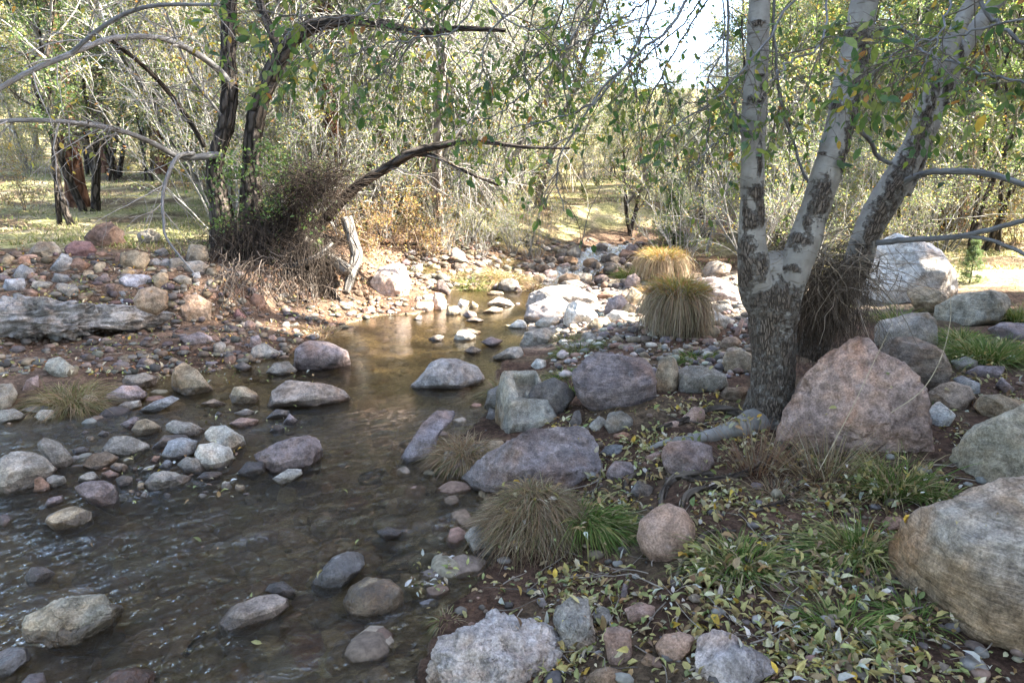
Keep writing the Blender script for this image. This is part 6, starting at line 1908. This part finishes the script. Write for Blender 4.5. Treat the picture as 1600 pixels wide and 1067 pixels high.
# ---------------------------------------------------------------- fallen leaves, dropped on whatever lies below
bpy.context.view_layer.update()
DG = bpy.context.evaluated_depsgraph_get()
def drop(P, top):
    out, nrm, onrock = [], [], []
    dn = Vector((0, 0, -1))
    for x, y in P:
        ok, loc, nr, _, ob, _ = SC.ray_cast(DG, (x, y, top), dn)
        if ok:
            out.append(loc[:]); nrm.append((nr if nr.z > 0 else -nr)[:]); onrock.append(ob.name.split('.')[0] in ('boulder', 'cobble', 'stream_rock', 'concrete_chunk'))
        else:
            out.append((x, y, -9)); nrm.append((0, 0, 1)); onrock.append(False)
    return np.array(out), np.array(nrm), np.array(onrock)
def litter(name, label, n, boxes, size, pal, seed, cond, flat=.35, thin=None):
    rng = np.random.RandomState(seed)
    b = np.array(boxes, float)
    k = rng.choice(len(b), n, p=b[:, 4] / b[:, 4].sum())
    u = rng.uniform(b[k, 0], b[k, 2]); v = rng.uniform(b[k, 1], b[k, 3])
    P = hits(u, v, True)[:, :2]
    P += rng.normal(size=P.shape) * .03
    cl = fbm(np.c_[P * 2.6, np.zeros(n) + seed], 2)
    P = P[rng.rand(n) < np.clip(.45 + 1.1 * cl, .06, 1)]
    h = height(P)
    Q, N, rk = drop(P, 2.2)
    up_ = Q[:, 2] - np.maximum(h, 0)
    keep = (Q[:, 2] > -5) & cond(Q) & (rng.rand(len(Q)) < np.where(rk, .05, np.where(up_ > .12, .3, 1))) & (up_ < .75)
    Q, N, h = Q[keep], N[keep], h[keep]
    Q[:, 2] = np.maximum(Q[:, 2], .006)
    m = len(Q)
    nr = unit(N + rng.normal(size=(m, 3)) * flat)
    ax = rng.normal(size=(m, 3))
    s = size[0] + (size[1] - size[0]) * rng.rand(m) ** 1.3
    Q[:, 2] += .003 + .006 * rng.rand(m)
    V, F, C = leaf_mesh(rng, Q, ax, nr, s, np.clip(pick(rng, m, pal, .3) * np.array([1.12, 1.12, 1.08]), 0, .8), curl=2.2)
    tag(mesh(name, V, F, M_LITTER, col=C), label, None, None, 'stuff')
# hide leaf sprays while the leaves fall
_hid = [o for o in SC.objects if o.type == 'MESH' and (o.name.split('.')[0] in ('crown', 'twigs', 'branch', 'stem', 'trunk', 'branches', 'flood_wrack', 'dry_weed', 'dry_stalk'))]
for o in _hid:
    o.hide_viewport = True
bpy.context.view_layer.update()
DG = bpy.context.evaluated_depsgraph_get()
litter('fallen_leaves', 'fallen yellow green and pale leaves strewn over the tree bank', 16000, [(860, 640, 1160, 800, 3), (780, 820, 1120, 1067, 3), (1060, 760, 1420, 1067, 4.2), (1200, 690, 1480, 800, 1.2), (1480, 540, 1640, 700, 1.2), (1000, 600, 1200, 700, 1), (1380, 930, 1600, 1067, .6)],
       (.016, .048), LITTER + [((.34, .27, .10), 4), ((.24, .17, .09), 4)], 1, lambda Q: table(_TD, Q) > -.03)
litter('shore_leaves', 'brown and orange fallen leaves on the cut bank', 7000, [(-20, 380, 600, 590, 3), (560, 380, 700, 480, .6)], (.022, .055), LITTER + [((.34, .17, .08), 5), ((.22, .12, .07), 4)], 2, lambda Q: table(_TD, Q) > -.02)
litter('floating_leaves', 'leaves afloat and stranded in the quiet shallows', 700, [(230, 560, 480, 600, 2), (160, 700, 380, 790, 1), (640, 870, 790, 980, 1.6), (300, 620, 480, 680, .5), (0, 640, 600, 1000, .5)], (.018, .042), LITTER + [((.5, .47, .42), 3)], 3, lambda Q: table(_TD, Q) < .08, .1)
for o in _hid:
    o.hide_viewport = False

rngK = np.random.RandomState(9)
ls = []
for _ in range(260):
    q = hit(rngK.uniform(760, 1560), rngK.uniform(640, 1060)) if rngK.rand() < .6 else hit(rngK.uniform(0, 560), rngK.uniform(395, 560))
    if table(_TD, q) < 0:
        continue
    P, r = shoot(rngK, q + np.array([0, 0, .012]), (rngK.normal(), rngK.normal(), .02), rngK.uniform(.06, .4), rngK.uniform(.0012, .004), .0008, 6, .2, 0)
    P[:, 2] = np.maximum(table(_TH, P) + .008, P[:, 2] * .3 + (table(_TH, P) + .01) * .7)
    ls.append((P, r, 4))
tag(wood_obj('ground_twigs', ls, (.20, .165, .13), jit=.6), 'thin dead twigs strewn over both banks', None, None, 'stuff')
